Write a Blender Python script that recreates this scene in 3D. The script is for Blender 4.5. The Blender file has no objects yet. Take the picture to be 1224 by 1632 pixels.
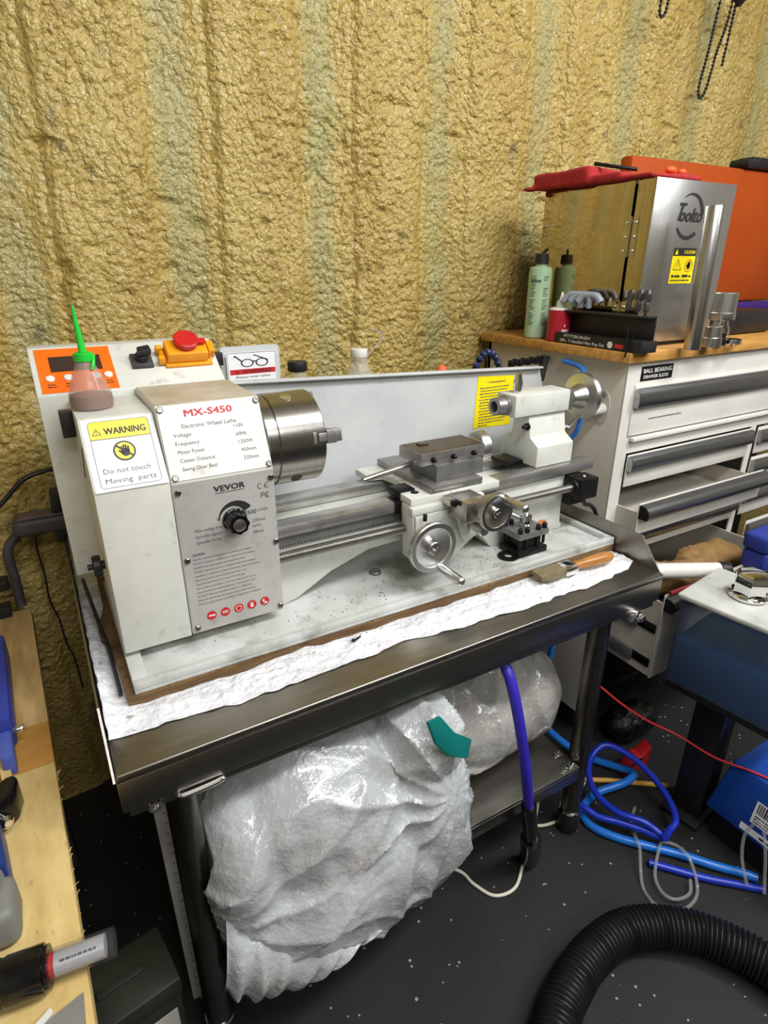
import bpy, bmesh, math, random
import numpy as np
from mathutils import Vector, Matrix

random.seed(7)
SC = bpy.context.scene
COL = SC.collection

# ------------------------------------------------------------------ camera
cam_d = bpy.data.cameras.new('camera')
cam = bpy.data.objects.new('camera', cam_d)
COL.objects.link(cam)
cam.location = (0.0089, -0.5639, 1.1276)
cam.rotation_euler = (math.radians(90 - 22.63), 0, math.radians(-30.1))
cam_d.sensor_fit = 'VERTICAL'
cam_d.sensor_height = 24.0
cam_d.sensor_width = 18.0
cam_d.lens = 24.0 * 950 / 1632
cam_d.clip_start = 0.02
SC.camera = cam

# ------------------------------------------------------------------ world, lamps, exposure
w = bpy.data.worlds.new('world')
SC.world = w
w.use_nodes = True
w.node_tree.nodes['Background'].inputs[0].default_value = (0.9, 0.93, 1.0, 1)
w.node_tree.nodes['Background'].inputs[1].default_value = 0.30


def area(name, loc, size, power, color=(1, 0.96, 0.9), target=None):
    d = bpy.data.lights.new(name, 'AREA')
    d.shape = 'RECTANGLE'
    d.size, d.size_y = size
    d.energy = power
    d.color = color
    o = bpy.data.objects.new(name, d)
    COL.objects.link(o)
    o.location = loc
    if target is not None:
        o.rotation_euler = (Vector(target) - Vector(loc)).to_track_quat('-Z', 'Y').to_euler()
    return o


area('ceiling_lamp', (1.75, -0.85, 2.3), (0.3, 1.3), 27, (0.97, 0.98, 1.0), (0.75, 0.3, 0.75))
area('ceiling_lamp', (0.75, -0.85, 2.35), (1.5, 0.22), 27, (0.97, 0.98, 1.0), (0.5, 0.2, 0.6))
area('ceiling_lamp', (0.3, -2.2, 2.4), (1.8, 0.3), 22, (0.97, 0.98, 1.0), (0.4, 0.2, 0.7))
vs = SC.view_settings
vs.view_transform = 'Standard'
vs.look = 'None'
vs.gamma = 1
vs.use_curve_mapping = False
vs.exposure = 0.28


# ------------------------------------------------------------------ materials
def lin(c):
    return tuple(((v / 255) / 12.92 if v / 255 <= 0.04045 else ((v / 255 + 0.055) / 1.055) ** 2.4) for v in c) + (1,)


MATS = {}


def mat(name, rgb, rough=0.5, metal=0.0, var=None, bump=None, stain_shade=None, coat=0, spec=0.5, trans=0, ior=1.45,
        rvar=0.0, stretch=(1, 1, 1), alpha=1.0):
    """var=(scale, rgb2, amount); bump=(scale, strength, distance); stain=(scale, lo, hi, rgb)"""
    m = bpy.data.materials.new(name)
    m.use_nodes = True
    nt = m.node_tree
    N, L = nt.nodes, nt.links
    b = N['Principled BSDF']
    b.inputs['Roughness'].default_value = rough
    b.inputs['Metallic'].default_value = metal
    b.inputs['Specular IOR Level'].default_value = spec
    b.inputs['Coat Weight'].default_value = coat
    b.inputs['Transmission Weight'].default_value = trans
    b.inputs['IOR'].default_value = ior
    b.inputs['Alpha'].default_value = alpha
    tc = N.new('ShaderNodeTexCoord')
    mp = N.new('ShaderNodeMapping')
    mp.inputs['Scale'].default_value = stretch
    L.new(tc.outputs['Object'], mp.inputs['Vector'])
    col = None

    def noise(scale, detail=4, rough_=0.6):
        n = N.new('ShaderNodeTexNoise')
        n.inputs['Scale'].default_value = scale
        n.inputs['Detail'].default_value = detail
        n.inputs['Roughness'].default_value = rough_
        L.new(mp.outputs['Vector'], n.inputs['Vector'])
        return n

    def mix(a, bcol, fac):
        x = N.new('ShaderNodeMix')
        x.data_type = 'RGBA'
        if isinstance(a, tuple):
            x.inputs[6].default_value = a
        else:
            L.new(a, x.inputs[6])
        x.inputs[7].default_value = bcol
        L.new(fac, x.inputs[0])
        return x.outputs[2]

    col = lin(rgb)
    if var:
        n = noise(var[0])
        r = N.new('ShaderNodeMapRange')
        r.inputs[1].default_value = 0.35
        r.inputs[2].default_value = 0.68
        r.inputs[4].default_value = var[2]
        L.new(n.outputs[0], r.inputs[0])
        col = mix(col, lin(var[1]), r.outputs[0])
    for st in (stain_shade or []):
        n = noise(st[0], 6, 0.65)
        r = N.new('ShaderNodeMapRange')
        r.inputs[1].default_value = st[1]
        r.inputs[2].default_value = st[2]
        r.inputs[4].default_value = st[4] if len(st) > 4 else 0.85
        L.new(n.outputs[0], r.inputs[0])
        col = mix(col, lin(st[3]), r.outputs[0])
    if isinstance(col, tuple):
        b.inputs['Base Color'].default_value = col
    else:
        L.new(col, b.inputs['Base Color'])
    if rvar:
        n = noise(60, 5)
        r = N.new('ShaderNodeMapRange')
        r.inputs[3].default_value = max(0.02, rough - rvar)
        r.inputs[4].default_value = rough + rvar
        L.new(n.outputs[0], r.inputs[0])
        L.new(r.outputs[0], b.inputs['Roughness'])
    if bump:
        n = noise(bump[0], 5)
        bp = N.new('ShaderNodeBump')
        bp.inputs['Strength'].default_value = bump[1]
        bp.inputs['Distance'].default_value = bump[2]
        L.new(n.outputs[0], bp.inputs['Height'])
        L.new(bp.outputs[0], b.inputs['Normal'])
    MATS[name] = m
    return m


GR = (70, 66, 60)
paint = mat('lathe_paint', (214, 215, 205), 0.42, var=(9, (196, 196, 186), 0.8),
            stain_shade=[(30, 0.58, 0.75, (126, 122, 112), 0.6), (150, 0.70, 0.76, GR, 0.6)], rvar=0.1)
paint_cool = mat('lathe_grey_paint', (203, 205, 203), 0.45, var=(7, (180, 182, 182), 0.8),
                 stain_shade=[(30, 0.62, 0.78, (128, 126, 122), 0.5), (170, 0.69, 0.75, GR, 0.7)])
tray_paint = mat('tray_paint', (205, 208, 204), 0.4, var=(8, (168, 166, 155), 0.9),
                 stain_shade=[(14, 0.50, 0.72, (100, 94, 80), 0.8), (70, 0.66, 0.76, (60, 56, 48), 0.7)], rvar=0.12)
plate = mat('panel_plate', (216, 215, 208), 0.4, metal=0.15, var=(14, (196, 194, 187), 0.9),
            stain_shade=[(36, 0.56, 0.74, (140, 136, 128), 0.6), (120, 0.68, 0.76, (110, 106, 100), 0.6)])
plate2 = mat('panel_plate_grey', (196, 194, 188), 0.38, metal=0.25, var=(14, (178, 176, 172), 0.9),
             stain_shade=[(36, 0.58, 0.75, (134, 128, 118), 0.6)])
dirty_top = mat('oil_stained_paint', (196, 190, 172), 0.45, var=(14, (168, 150, 122), 0.9),
                stain_shade=[(50, 0.58, 0.72, (110, 96, 76), 0.6)])
steel = mat('machined_steel', (190, 188, 184), 0.3, 1, var=(30, (172, 170, 165), 0.5), rvar=0.03)
steel_turn = mat('turned_steel', (168, 165, 158), 0.24, 1, var=(60, (146, 142, 134), 0.6), stretch=(14, 1, 1),
                 bump=(90, 0.12, 0.001))
steel_dk = mat('ground_steel', (158, 156, 152), 0.36, 0.72, var=(40, (128, 125, 120), 0.8),
               stain_shade=[(60, 0.64, 0.76, (84, 76, 66), 0.5)], rvar=0.06)
iron = mat('bare_cast_iron', (142, 141, 140), 0.42, 0.65, var=(35, (112, 110, 107), 0.8), rvar=0.08)
oily = mat('oily_ground_top', (112, 96, 70), 0.34, 0.8, var=(26, (84, 70, 48), 0.9))
chrome = mat('chrome', (225, 225, 225), 0.08, 1)
alu = mat('aluminium', (206, 206, 203), 0.33, 1, var=(40, (190, 190, 187), 0.5), rvar=0.03)
blk_ox = mat('black_oxide', (30, 29, 30), 0.4, 0.6, var=(60, (48, 45, 44), 0.6))
black = mat('black_plastic', (24, 24, 26), 0.45, var=(30, (38, 37, 37), 0.6))
blackgloss = mat('gloss_black', (14, 14, 15), 0.18)
dkgrey = mat('dark_grey_plastic', (58, 56, 57), 0.5, var=(30, (74, 70, 70), 0.7))
stain_steel = mat('stainless_sheet', (150, 146, 138), 0.34, 1, var=(10, (132, 128, 120), 0.8), rvar=0.07, stretch=(1, 8, 8),
                  bump=(140, 0.04, 0.001))
stain_edge = mat('stainless_leg', (120, 116, 108), 0.3, 1, var=(12, (96, 92, 86), 0.8), rvar=0.06)
screwm = mat('screw_steel', (140, 136, 128), 0.3, 1)
label_w = mat('white_vinyl', (240, 240, 240), 0.35, var=(16, (220, 218, 222), 0.8),
              stain_shade=[(34, 0.64, 0.76, (170, 166, 166), 0.5)])
label_y = mat('yellow_vinyl', (248, 226, 22), 0.35, var=(30, (232, 208, 20), 0.6))
label_o = mat('orange_panel_film', (244, 110, 22), 0.35, var=(20, (232, 98, 20), 0.6))
ink = mat('black_ink', (42, 40, 42), 0.5)
ink2 = mat('grey_ink', (92, 88, 86), 0.5)
ink_b = mat('blue_grey_ink', (92, 92, 112), 0.5)
ink_r = mat('red_ink', (196, 34, 40), 0.5)
ink_w = mat('white_ink', (228, 226, 220), 0.5)
lcd = mat('lcd_window', (58, 46, 40), 0.2)
red_p = mat('red_plastic', (196, 32, 30), 0.35, var=(40, (176, 30, 30), 0.6))
yel_p = mat('amber_plastic', (242, 160, 22), 0.38, var=(40, (222, 140, 22), 0.6), stain_shade=[(70, 0.66, 0.76, (90, 60, 20), 0.6)])
green_p = mat('green_plastic', (38, 200, 60), 0.3, var=(30, (34, 180, 52), 0.5))
white_p = mat('white_plastic', (226, 224, 216), 0.4, var=(30, (208, 204, 194), 0.7))
cab_paint = mat('cabinet_paint', (224, 221, 212), 0.38, var=(6, (208, 204, 194), 0.8),
                stain_shade=[(40, 0.66, 0.78, (140, 132, 116), 0.5), (210, 0.70, 0.75, (70, 62, 52), 0.7)])
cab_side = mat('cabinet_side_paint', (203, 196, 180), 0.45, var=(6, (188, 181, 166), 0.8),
               stain_shade=[(190, 0.70, 0.75, (90, 80, 66), 0.6)])
handle_al = mat('drawer_handle_metal', (168, 170, 172), 0.32, 1, var=(30, (140, 142, 144), 0.6), stretch=(0.3, 1, 6))
woodtop = mat('butcher_block', (206, 156, 82), 0.45, var=(7, (170, 116, 52), 0.9), stretch=(1.5, 12, 12),
              stain_shade=[(16, 0.58, 0.72, (120, 82, 42), 0.6)])
ply = mat('plywood', (138, 106, 64), 0.7, var=(5, (70, 50, 30), 0.95), stretch=(2.5, 2.5, 160),
          stain_shade=[(30, 0.55, 0.68, (52, 40, 28), 0.85)], bump=(60, 0.5, 0.003))
osb = mat('chipboard', (222, 196, 132), 0.65, var=(12, (196, 164, 98), 0.9), stretch=(3, 1, 1),
          stain_shade=[(36, 0.62, 0.72, (130, 100, 58), 0.6), (150, 0.68, 0.73, (60, 46, 32), 0.8)])
osb2 = mat('shaded_plank', (196, 164, 108), 0.65, var=(9, (150, 118, 70), 0.9), stretch=(5, 1, 1),  # darker tone of the far plank holds a shadow from the left
           stain_shade=[(26, 0.60, 0.74, (96, 72, 42), 0.7)])
brown_tape = mat('brown_paper_tape', (186, 138, 66), 0.6, var=(14, (160, 112, 50), 0.9), stretch=(1, 4, 1))
handle_wood = mat('varnished_wood', (184, 128, 64), 0.3, var=(24, (146, 94, 42), 0.9), stretch=(1, 6, 6))
bristle = mat('bristle', (140, 128, 96), 0.8, var=(220, (86, 76, 52), 0.9), stretch=(0.2, 3, 3))
rubber = mat('black_rubber', (26, 25, 25), 0.55, var=(20, (36, 35, 34), 0.7))
hose_blk = mat('ribbed_hose_plastic', (27, 26, 25), 0.38)
blue_hose = mat('light_blue_hose', (36, 120, 214), 0.25, var=(20, (28, 100, 190), 0.6))
blue_hose2 = mat('dark_blue_hose', (34, 58, 186), 0.25, var=(20, (28, 46, 160), 0.6))
strap_blue = mat('violet_blue_tube', (58, 44, 178), 0.4, var=(20, (46, 34, 150), 0.6))
yel_hose = mat('yellow_hose', (216, 160, 66), 0.45)
red_wire = mat('red_insulation', (206, 44, 44), 0.4)
cord_w = mat('white_cord', (214, 210, 190), 0.5)
blue_case = mat('blue_case_plastic', (46, 62, 150), 0.45, var=(12, (40, 54, 134), 0.7))
blue_box = mat('blue_enamel', (26, 72, 158), 0.35, var=(8, (20, 58, 134), 0.7))
navy_loc = mat('navy_plastic', (36, 48, 84), 0.3)
org_case = mat('orange_case_plastic', (172, 72, 16), 0.6, var=(5, (156, 62, 12), 0.7), spec=0.25)
purple_foam = mat('purple_foam', (58, 30, 112), 0.8)
redcloth_m = mat('red_towel', (172, 40, 42), 0.9, var=(90, (140, 30, 34), 0.8), bump=(260, 0.5, 0.002))
glove_m = mat('tan_leather', (160, 124, 72), 0.8, var=(22, (116, 90, 58), 0.9), stain_shade=[(26, 0.6, 0.72, (86, 80, 78), 0.8)])
darkbag = mat('black_filler_bag', (14, 14, 16), 0.28, bump=(60, 0.8, 0.006))
green_b = mat('pale_green_bottle', (170, 196, 160), 0.35, var=(16, (148, 176, 142), 0.7))
red_b = mat('red_bottle', (172, 30, 46), 0.3)
ammo_m = mat('olive_steel', (46, 47, 36), 0.5, var=(14, (36, 37, 29), 0.8), stain_shade=[(160, 0.70, 0.75, (120, 116, 96), 0.6)])
greyplast = mat('grey_case_plastic', (128, 128, 122), 0.5, var=(16, (110, 110, 104), 0.7))
boardm = mat('white_board', (196, 194, 184), 0.5, var=(10, (176, 172, 160), 0.7))
red_clamp = mat('dull_red_metal', (170, 26, 30), 0.4)


def custom_nodes():
    # brushed enclosure sheet
    m = mat('brushed_enclosure', (200, 199, 195), 0.3, 0.92, var=(120, (186, 184, 180), 0.6), stretch=(1, 1, 0.03))
    m2 = mat('mirror_enclosure', (188, 176, 146), 0.09, 1, var=(8, (176, 164, 134), 0.6), stretch=(1, 1, 0.2),
             stain_shade=[(9, 0.62, 0.78, (120, 110, 84), 0.5)])
    return m, m2


enc_front, enc_side = custom_nodes()


def foam_material():
    m = bpy.data.materials.new('spray_foam')
    m.use_nodes = True
    nt = m.node_tree
    N, L = nt.nodes, nt.links
    b = N['Principled BSDF']
    b.inputs['Roughness'].default_value = 0.24
    tc = N.new('ShaderNodeTexCoord')
    n1 = N.new('ShaderNodeTexNoise'); n1.inputs['Scale'].default_value = 5; n1.inputs['Detail'].default_value = 5
    n2 = N.new('ShaderNodeTexNoise'); n2.inputs['Scale'].default_value = 34; n2.inputs['Detail'].default_value = 6
    n3 = N.new('ShaderNodeTexNoise'); n3.inputs['Scale'].default_value = 11; n3.inputs['Detail'].default_value = 8
    n4 = N.new('ShaderNodeTexNoise'); n4.inputs['Scale'].default_value = 130; n4.inputs['Detail'].default_value = 3
    mp = N.new('ShaderNodeMapping'); mp.inputs['Scale'].default_value = (3.0, 1, 0.45)
    L.new(tc.outputs['Object'], mp.inputs['Vector'])
    L.new(mp.outputs[0], n1.inputs['Vector'])
    for n in (n2, n3, n4):
        L.new(tc.outputs['Object'], n.inputs['Vector'])

    def mr(src, a, b_, c, d):
        r = N.new('ShaderNodeMapRange')
        for i, v in enumerate((a, b_, c, d)):
            r.inputs[i + 1].default_value = v
        L.new(src, r.inputs[0])
        return r.outputs[0]

    def mx(a, bc, f):
        x = N.new('ShaderNodeMix'); x.data_type = 'RGBA'
        if isinstance(a, tuple): x.inputs[6].default_value = a
        else: L.new(a, x.inputs[6])
        x.inputs[7].default_value = bc
        L.new(f, x.inputs[0])
        return x.outputs[2]
    c = mx(lin((178, 156, 90)), lin((164, 138, 70)), mr(n1.outputs[0], 0.38, 0.64, 0, 0.9))
    # thin greenish coat in the narrow flutes of the corrugation
    sx = N.new('ShaderNodeSeparateXYZ'); L.new(tc.outputs['Object'], sx.inputs[0])
    fr = N.new('ShaderNodeMath'); fr.operation = 'MULTIPLY_ADD'
    L.new(sx.outputs[0], fr.inputs[0]); fr.inputs[1].default_value = 2 * math.pi / 0.283
    fr.inputs[2].default_value = -2 * math.pi * 0.305 / 0.283
    cs = N.new('ShaderNodeMath'); cs.operation = 'COSINE'; L.new(fr.outputs[0], cs.inputs[0])
    ad = N.new('ShaderNodeMath'); ad.operation = 'MULTIPLY_ADD'
    L.new(n3.outputs[0], ad.inputs[0]); ad.inputs[1].default_value = 0.9
    L.new(cs.outputs[0], ad.inputs[2])
    c = mx(c, lin((156, 150, 100)), mr(ad.outputs[0], 1.05, 1.45, 0, 0.8))
    c = mx(c, lin((140, 112, 60)), mr(n2.outputs[0], 0.58, 0.74, 0, 0.6))
    c = mx(c, lin((74, 62, 44)), mr(n3.outputs[0], 0.66, 0.74, 0, 0.75))
    L.new(c, b.inputs['Base Color'])
    vo = N.new('ShaderNodeTexVoronoi'); vo.feature = 'SMOOTH_F1'; vo.inputs['Scale'].default_value = 115; vo.inputs['Smoothness'].default_value = 0.4
    nd = N.new('ShaderNodeMix'); nd.data_type = 'VECTOR'; nd.inputs[0].default_value = 0.012
    L.new(tc.outputs['Object'], nd.inputs[4]); L.new(n4.outputs[1], nd.inputs[5]); L.new(nd.outputs[1], vo.inputs['Vector'])
    bp = N.new('ShaderNodeBump'); bp.inputs['Strength'].default_value = 0.75; bp.inputs['Distance'].default_value = 0.006; bp.invert = True
    L.new(vo.outputs['Distance'], bp.inputs['Height'])
    b2 = N.new('ShaderNodeBump'); b2.inputs['Strength'].default_value = 0.35; b2.inputs['Distance'].default_value = 0.003
    L.new(n4.outputs[0], b2.inputs['Height']); L.new(bp.outputs[0], b2.inputs['Normal']); L.new(b2.outputs[0], b.inputs['Normal'])
    return m


foam = foam_material()


def floor_material():
    m = mat('rubber_floor', (27, 27, 27), 0.6, var=(5, (36, 36, 36), 0.8), bump=(240, 0.25, 0.002))
    nt = m.node_tree
    N, L = nt.nodes, nt.links
    b = N['Principled BSDF']
    src = b.inputs['Base Color'].links[0].from_socket
    tc = [n for n in N if n.type == 'TEX_COORD'][0]
    v = N.new('ShaderNodeTexVoronoi'); v.inputs['Scale'].default_value = 55
    L.new(tc.outputs['Object'], v.inputs['Vector'])
    n = N.new('ShaderNodeTexNoise'); n.inputs['Scale'].default_value = 4; L.new(tc.outputs['Object'], n.inputs['Vector'])
    th = N.new('ShaderNodeMath'); th.operation = 'MULTIPLY'; L.new(n.outputs[0], th.inputs[0]); th.inputs[1].default_value = 0.21
    lt = N.new('ShaderNodeMath'); lt.operation = 'LESS_THAN'; L.new(v.outputs['Distance'], lt.inputs[0]); L.new(th.outputs[0], lt.inputs[1])
    sc_ = N.new('ShaderNodeSeparateColor'); L.new(v.outputs['Color'], sc_.inputs[0])
    g = N.new('ShaderNodeMath'); g.operation = 'GREATER_THAN'; L.new(sc_.outputs[0], g.inputs[0]); g.inputs[1].default_value = 0.5
    mu = N.new('ShaderNodeMath'); mu.operation = 'MULTIPLY'; L.new(lt.outputs[0], mu.inputs[0]); L.new(g.outputs[0], mu.inputs[1])
    x = N.new('ShaderNodeMix'); x.data_type = 'RGBA'; L.new(src, x.inputs[6]); x.inputs[7].default_value = lin((150, 148, 140))
    L.new(mu.outputs[0], x.inputs[0]); L.new(x.outputs[2], b.inputs['Base Color'])
    return m


floor_m = floor_material()


def see_through(name, rgb, rough, opacity, tint=(1, 1, 1)):
    m = bpy.data.materials.new(name); m.use_nodes = True
    N, L = m.node_tree.nodes, m.node_tree.links
    b = N['Principled BSDF']; b.inputs['Base Color'].default_value = lin(rgb); b.inputs['Roughness'].default_value = rough
    t = N.new('ShaderNodeBsdfTransparent'); t.inputs[0].default_value = tint + (1,)
    x = N.new('ShaderNodeMixShader'); x.inputs[0].default_value = opacity
    L.new(t.outputs[0], x.inputs[1]); L.new(b.outputs[0], x.inputs[2]); L.new(x.outputs[0], N['Material Output'].inputs[0])
    return m


clear_wall = see_through('clear_tank_wall', (76, 88, 104), 0.18, 0.58)
coolant = see_through('blue_coolant', (34, 104, 176), 0.15, 0.80, (0.45, 0.7, 0.95))
clear_tube = see_through('clear_tubing', (170, 172, 170), 0.12, 0.35)
bottle_wall = see_through('frosted_bottle_wall', (196, 172, 158), 0.2, 0.40)
clear_bottle = see_through('clear_bottle_wall', (225, 225, 215), 0.15, 0.3)
oil_brown = mat('dark_brown_oil', (70, 30, 24), 0.3, var=(30, (84, 44, 38), 0.7))


def bag_material(name, a, b_, c_):
    m = mat(name, a, 0.16, var=(7, b_, 0.9), stain_shade=[(9, 0.60, 0.74, c_, 0.5), (130, 0.56, 0.70, (232, 230, 222), 0.5)], spec=0.7, bump=(24, 0.55, 0.012), coat=0.4)
    m.node_tree.nodes['Principled BSDF'].inputs['Subsurface Weight'].default_value = 0.0
    return m


bag_front = bag_material('milky_plastic', (190, 194, 194), (156, 158, 155), (176, 154, 150))
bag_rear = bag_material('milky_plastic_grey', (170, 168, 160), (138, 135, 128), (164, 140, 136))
liner_m = mat('crinkled_foil', (247, 247, 247), 0.36, 0.0, var=(26, (222, 222, 226), 0.9), stain_shade=[(60, 0.62, 0.70, (130, 128, 122), 0.7)],  # grey noise marks paint crease shade into the foil colour
              bump=(90, 0.9, 0.007))


# ------------------------------------------------------------------ mesh helpers
def V(*a):
    return np.array(a, float)


def unit(v):
    v = np.array(v, float)
    return v / np.linalg.norm(v)


def basis(axis):
    a = unit(axis)
    h = V(0, 0, 1) if abs(a[2]) < 0.9 else V(1, 0, 0)
    u = unit(np.cross(h, a))
    return a, u, np.cross(a, u)


class MB:
    def __init__(self):
        self.v, self.f = [], []

    def add(self, vs_, fs):
        k = len(self.v)
        self.v += [tuple(map(float, p)) for p in vs_]
        self.f += [tuple(i + k for i in f) for f in fs]
        return self

    def box(self, x0, x1, y0, y1, z0, z1, b=0.0, seg=2):
        return self.rbox(((x0 + x1) / 2, (y0 + y1) / 2, (z0 + z1) / 2), (abs(x1 - x0), abs(y1 - y0), abs(z1 - z0)), None, b, seg)

    def rbox(self, c, size, R=None, b=0.0, seg=2):
        bm = bmesh.new()
        bmesh.ops.create_cube(bm, size=1)
        bmesh.ops.scale(bm, vec=size, verts=bm.verts)
        if b > 0:
            bmesh.ops.bevel(bm, geom=list(bm.edges), offset=min(b, min(size) * 0.45), segments=seg, affect='EDGES', profile=0.5)
        bm.verts.ensure_lookup_table()
        M = Matrix.Identity(3) if R is None else R
        pts = [Vector(c) + M @ p.co for p in bm.verts]
        self.add(pts, [[q.index for q in f.verts] for f in bm.faces])
        bm.free()
        return self

    def prism(self, pts, vec, b=0.0, seg=2):
        """polygon of 3D points extruded by vec"""
        bm = bmesh.new()
        vs_ = [bm.verts.new(p) for p in pts]
        f = bm.faces.new(vs_)
        ex = bmesh.ops.extrude_face_region(bm, geom=[f])
        nv = [e for e in ex['geom'] if isinstance(e, bmesh.types.BMVert)]
        bmesh.ops.translate(bm, vec=vec, verts=nv)
        bmesh.ops.recalc_face_normals(bm, faces=bm.faces)
        if b > 0:
            bmesh.ops.bevel(bm, geom=list(bm.edges), offset=b, segments=seg, affect='EDGES', profile=0.5)
        bm.verts.index_update()
        self.add([v.co for v in bm.verts], [[q.index for q in f.verts] for f in bm.faces])
        bm.free()
        return self

    def yz(self, poly, x0, x1, b=0.0):
        return self.prism([(x0, y, z) for y, z in poly], (x1 - x0, 0, 0), b)

    def xz(self, poly, y0, y1, b=0.0):
        return self.prism([(x, y0, z) for x, z in poly], (0, y1 - y0, 0), b)

    def xy(self, poly, z0, z1, b=0.0):
        return self.prism([(x, y, z0) for x, y in poly], (0, 0, z1 - z0), b)

    def rev(self, p0, axis, prof, n=32):
        """profile [(t, r)] revolved about the axis through p0"""
        a, u, w_ = basis(axis)
        p0 = np.array(p0, float)
        vs_, fs = [], []
        rings = []
        for t, r in prof:
            if r < 1e-6:
                rings.append([len(vs_)]); vs_.append(p0 + a * t)
            else:
                rings.append(list(range(len(vs_), len(vs_) + n)))
                for i in range(n):
                    an = 2 * math.pi * i / n
                    vs_.append(p0 + a * t + r * (math.cos(an) * u + math.sin(an) * w_))
        for A, B in zip(rings[:-1], rings[1:]):
            for i in range(n):
                j = (i + 1) % n
                if len(A) == 1 and len(B) == 1: continue
                if len(A) == 1: fs.append((A[0], B[j], B[i]))
                elif len(B) == 1: fs.append((A[i], A[j], B[0]))
                else: fs.append((A[i], A[j], B[j], B[i]))
        return self.add(vs_, fs)

    def cyl(self, p0, p1, r0, r1=None, n=24, b=0.0):
        p0 = np.array(p0, float); p1 = np.array(p1, float)
        L_ = np.linalg.norm(p1 - p0)
        r1 = r0 if r1 is None else r1
        if b > 0:
            pr = [(0, 0), (0, r0 - b), (b * 0.3, r0 - b * 0.3), (b, r0), (L_ - b, r1), (L_ - b * 0.3, r1 - b * 0.3), (L_, r1 - b), (L_, 0)]
        else:
            pr = [(0, 0), (0, r0), (L_, r1), (L_, 0)]
        return self.rev(p0, p1 - p0, pr, n)

    def tube(self, pts, r, n=10, step=8, closed=False, flat=None):
        pts = [np.array(p, float) for p in pts]
        P_ = spline(pts, step) if step > 1 else pts
        m = len(P_)
        rs = r if callable(r) else (lambda s: r)
        vs_, fs = [], []
        t0 = unit(P_[1] - P_[0])
        _, u, w_ = basis(t0)
        for i, p in enumerate(P_):
            t = unit(P_[min(i + 1, m - 1)] - P_[max(i - 1, 0)])
            u = unit(u - t * np.dot(u, t)); w_ = np.cross(t, u)
            rr = rs(i / (m - 1))
            for k in range(n):
                an = 2 * math.pi * k / n
                vs_.append(p + rr * (math.cos(an) * u + math.sin(an) * w_))
        for i in range(m - 1):
            for k in range(n):
                j = (k + 1) % n
                fs.append((i * n + k, i * n + j, (i + 1) * n + j, (i + 1) * n + k))
        a = len(vs_); vs_.append(P_[0]); vs_.append(P_[-1])
        for k in range(n):
            j = (k + 1) % n
            fs.append((a, j, k)); fs.append((a + 1, (m - 1) * n + k, (m - 1) * n + j))
        return self.add(vs_, fs)

    def ell(self, c, r, n=20, m=12, R=None):
        vs_, fs = [], []
        for i in range(m + 1):
            th = math.pi * i / m
            for k in range(n):
                an = 2 * math.pi * k / n
                p = Vector((r[0] * math.sin(th) * math.cos(an), r[1] * math.sin(th) * math.sin(an), r[2] * math.cos(th)))
                if R is not None: p = R @ p
                vs_.append(Vector(c) + p)
        for i in range(m):
            for k in range(n):
                j = (k + 1) % n
                fs.append((i * n + k, (i + 1) * n + k, (i + 1) * n + j, i * n + j))
        return self.add(vs_, fs)

    def mesh(self, name, off=(0, 0, 0)):
        me = bpy.data.meshes.new(name)
        o = Vector(off)
        me.from_pydata([tuple(Vector(p) - o) for p in self.v], [], self.f)
        bm = bmesh.new(); bm.from_mesh(me)
        bmesh.ops.remove_doubles(bm, verts=bm.verts, dist=1e-6)
        bmesh.ops.recalc_face_normals(bm, faces=bm.faces)
        bm.to_mesh(me); bm.free()
        return me


def spline(pts, step=8):
    P_ = [pts[0]] + list(pts) + [pts[-1]]
    out = []
    for i in range(1, len(P_) - 2):
        p0, p1, p2, p3 = P_[i - 1], P_[i], P_[i + 1], P_[i + 2]
        for k in range(step):
            t = k / step
            out.append(0.5 * ((2 * p1) + (p2 - p0) * t + (2 * p0 - 5 * p1 + 4 * p2 - p3) * t * t + (3 * p1 - p0 - 3 * p2 + p3) * t ** 3))
    out.append(np.array(pts[-1], float))
    return out


def smooth(me, ang=35):
    me.polygons.foreach_set('use_smooth', [True] * len(me.polygons))
    me.set_sharp_from_angle(angle=math.radians(ang))


ORI = {}


def thing(name, label, cat, loc, group=None):
    o = bpy.data.objects.new(name, None)
    COL.objects.link(o)
    o.empty_display_size = 0.02
    o.location = loc
    o['label'] = label; o['category'] = cat
    if group: o['group'] = group
    ORI[o.name] = Vector(loc)
    return o


def root_of(o):
    while o.parent: o = o.parent
    return o


def part(name, mb, m, parent, label=None, kind=None, ang=35):
    me = mb.mesh(name, ORI[root_of(parent).name])
    smooth(me, ang)
    me.materials.append(m)
    o = bpy.data.objects.new(name, me); COL.objects.link(o)
    o.parent = parent
    if label: o['label'] = label
    if kind: o['kind'] = kind
    return o


def part_at(name, me, loc, parent, rot=None):
    """another object sharing a mesh that was built about the origin"""
    o = bpy.data.objects.new(name, me); COL.objects.link(o)
    o.parent = parent
    o.location = Vector(loc) - ORI[root_of(parent).name]
    if rot: o.rotation_euler = rot
    return o


def local_mesh(name, mb, m, ang=35):
    me = mb.mesh(name); smooth(me, ang); me.materials.append(m); return me


def single(name, mb, m, label, cat, group=None, ang=35):
    a = np.array(mb.v)
    loc = ((a[:, 0].min() + a[:, 0].max()) / 2, (a[:, 1].min() + a[:, 1].max()) / 2, a[:, 2].min())
    me = mb.mesh(name, loc); smooth(me, ang); me.materials.append(m)
    o = bpy.data.objects.new(name, me); COL.objects.link(o)
    o.location = loc
    o['label'] = label; o['category'] = cat
    if group: o['group'] = group
    ORI[o.name] = Vector(loc)
    return o


def struct(name, mb, m, ang=35):
    me = mb.mesh(name); smooth(me, ang); me.materials.append(m)
    o = bpy.data.objects.new(name, me); COL.objects.link(o)
    o['kind'] = 'structure'
    ORI[o.name] = Vector((0, 0, 0))
    return o


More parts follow.
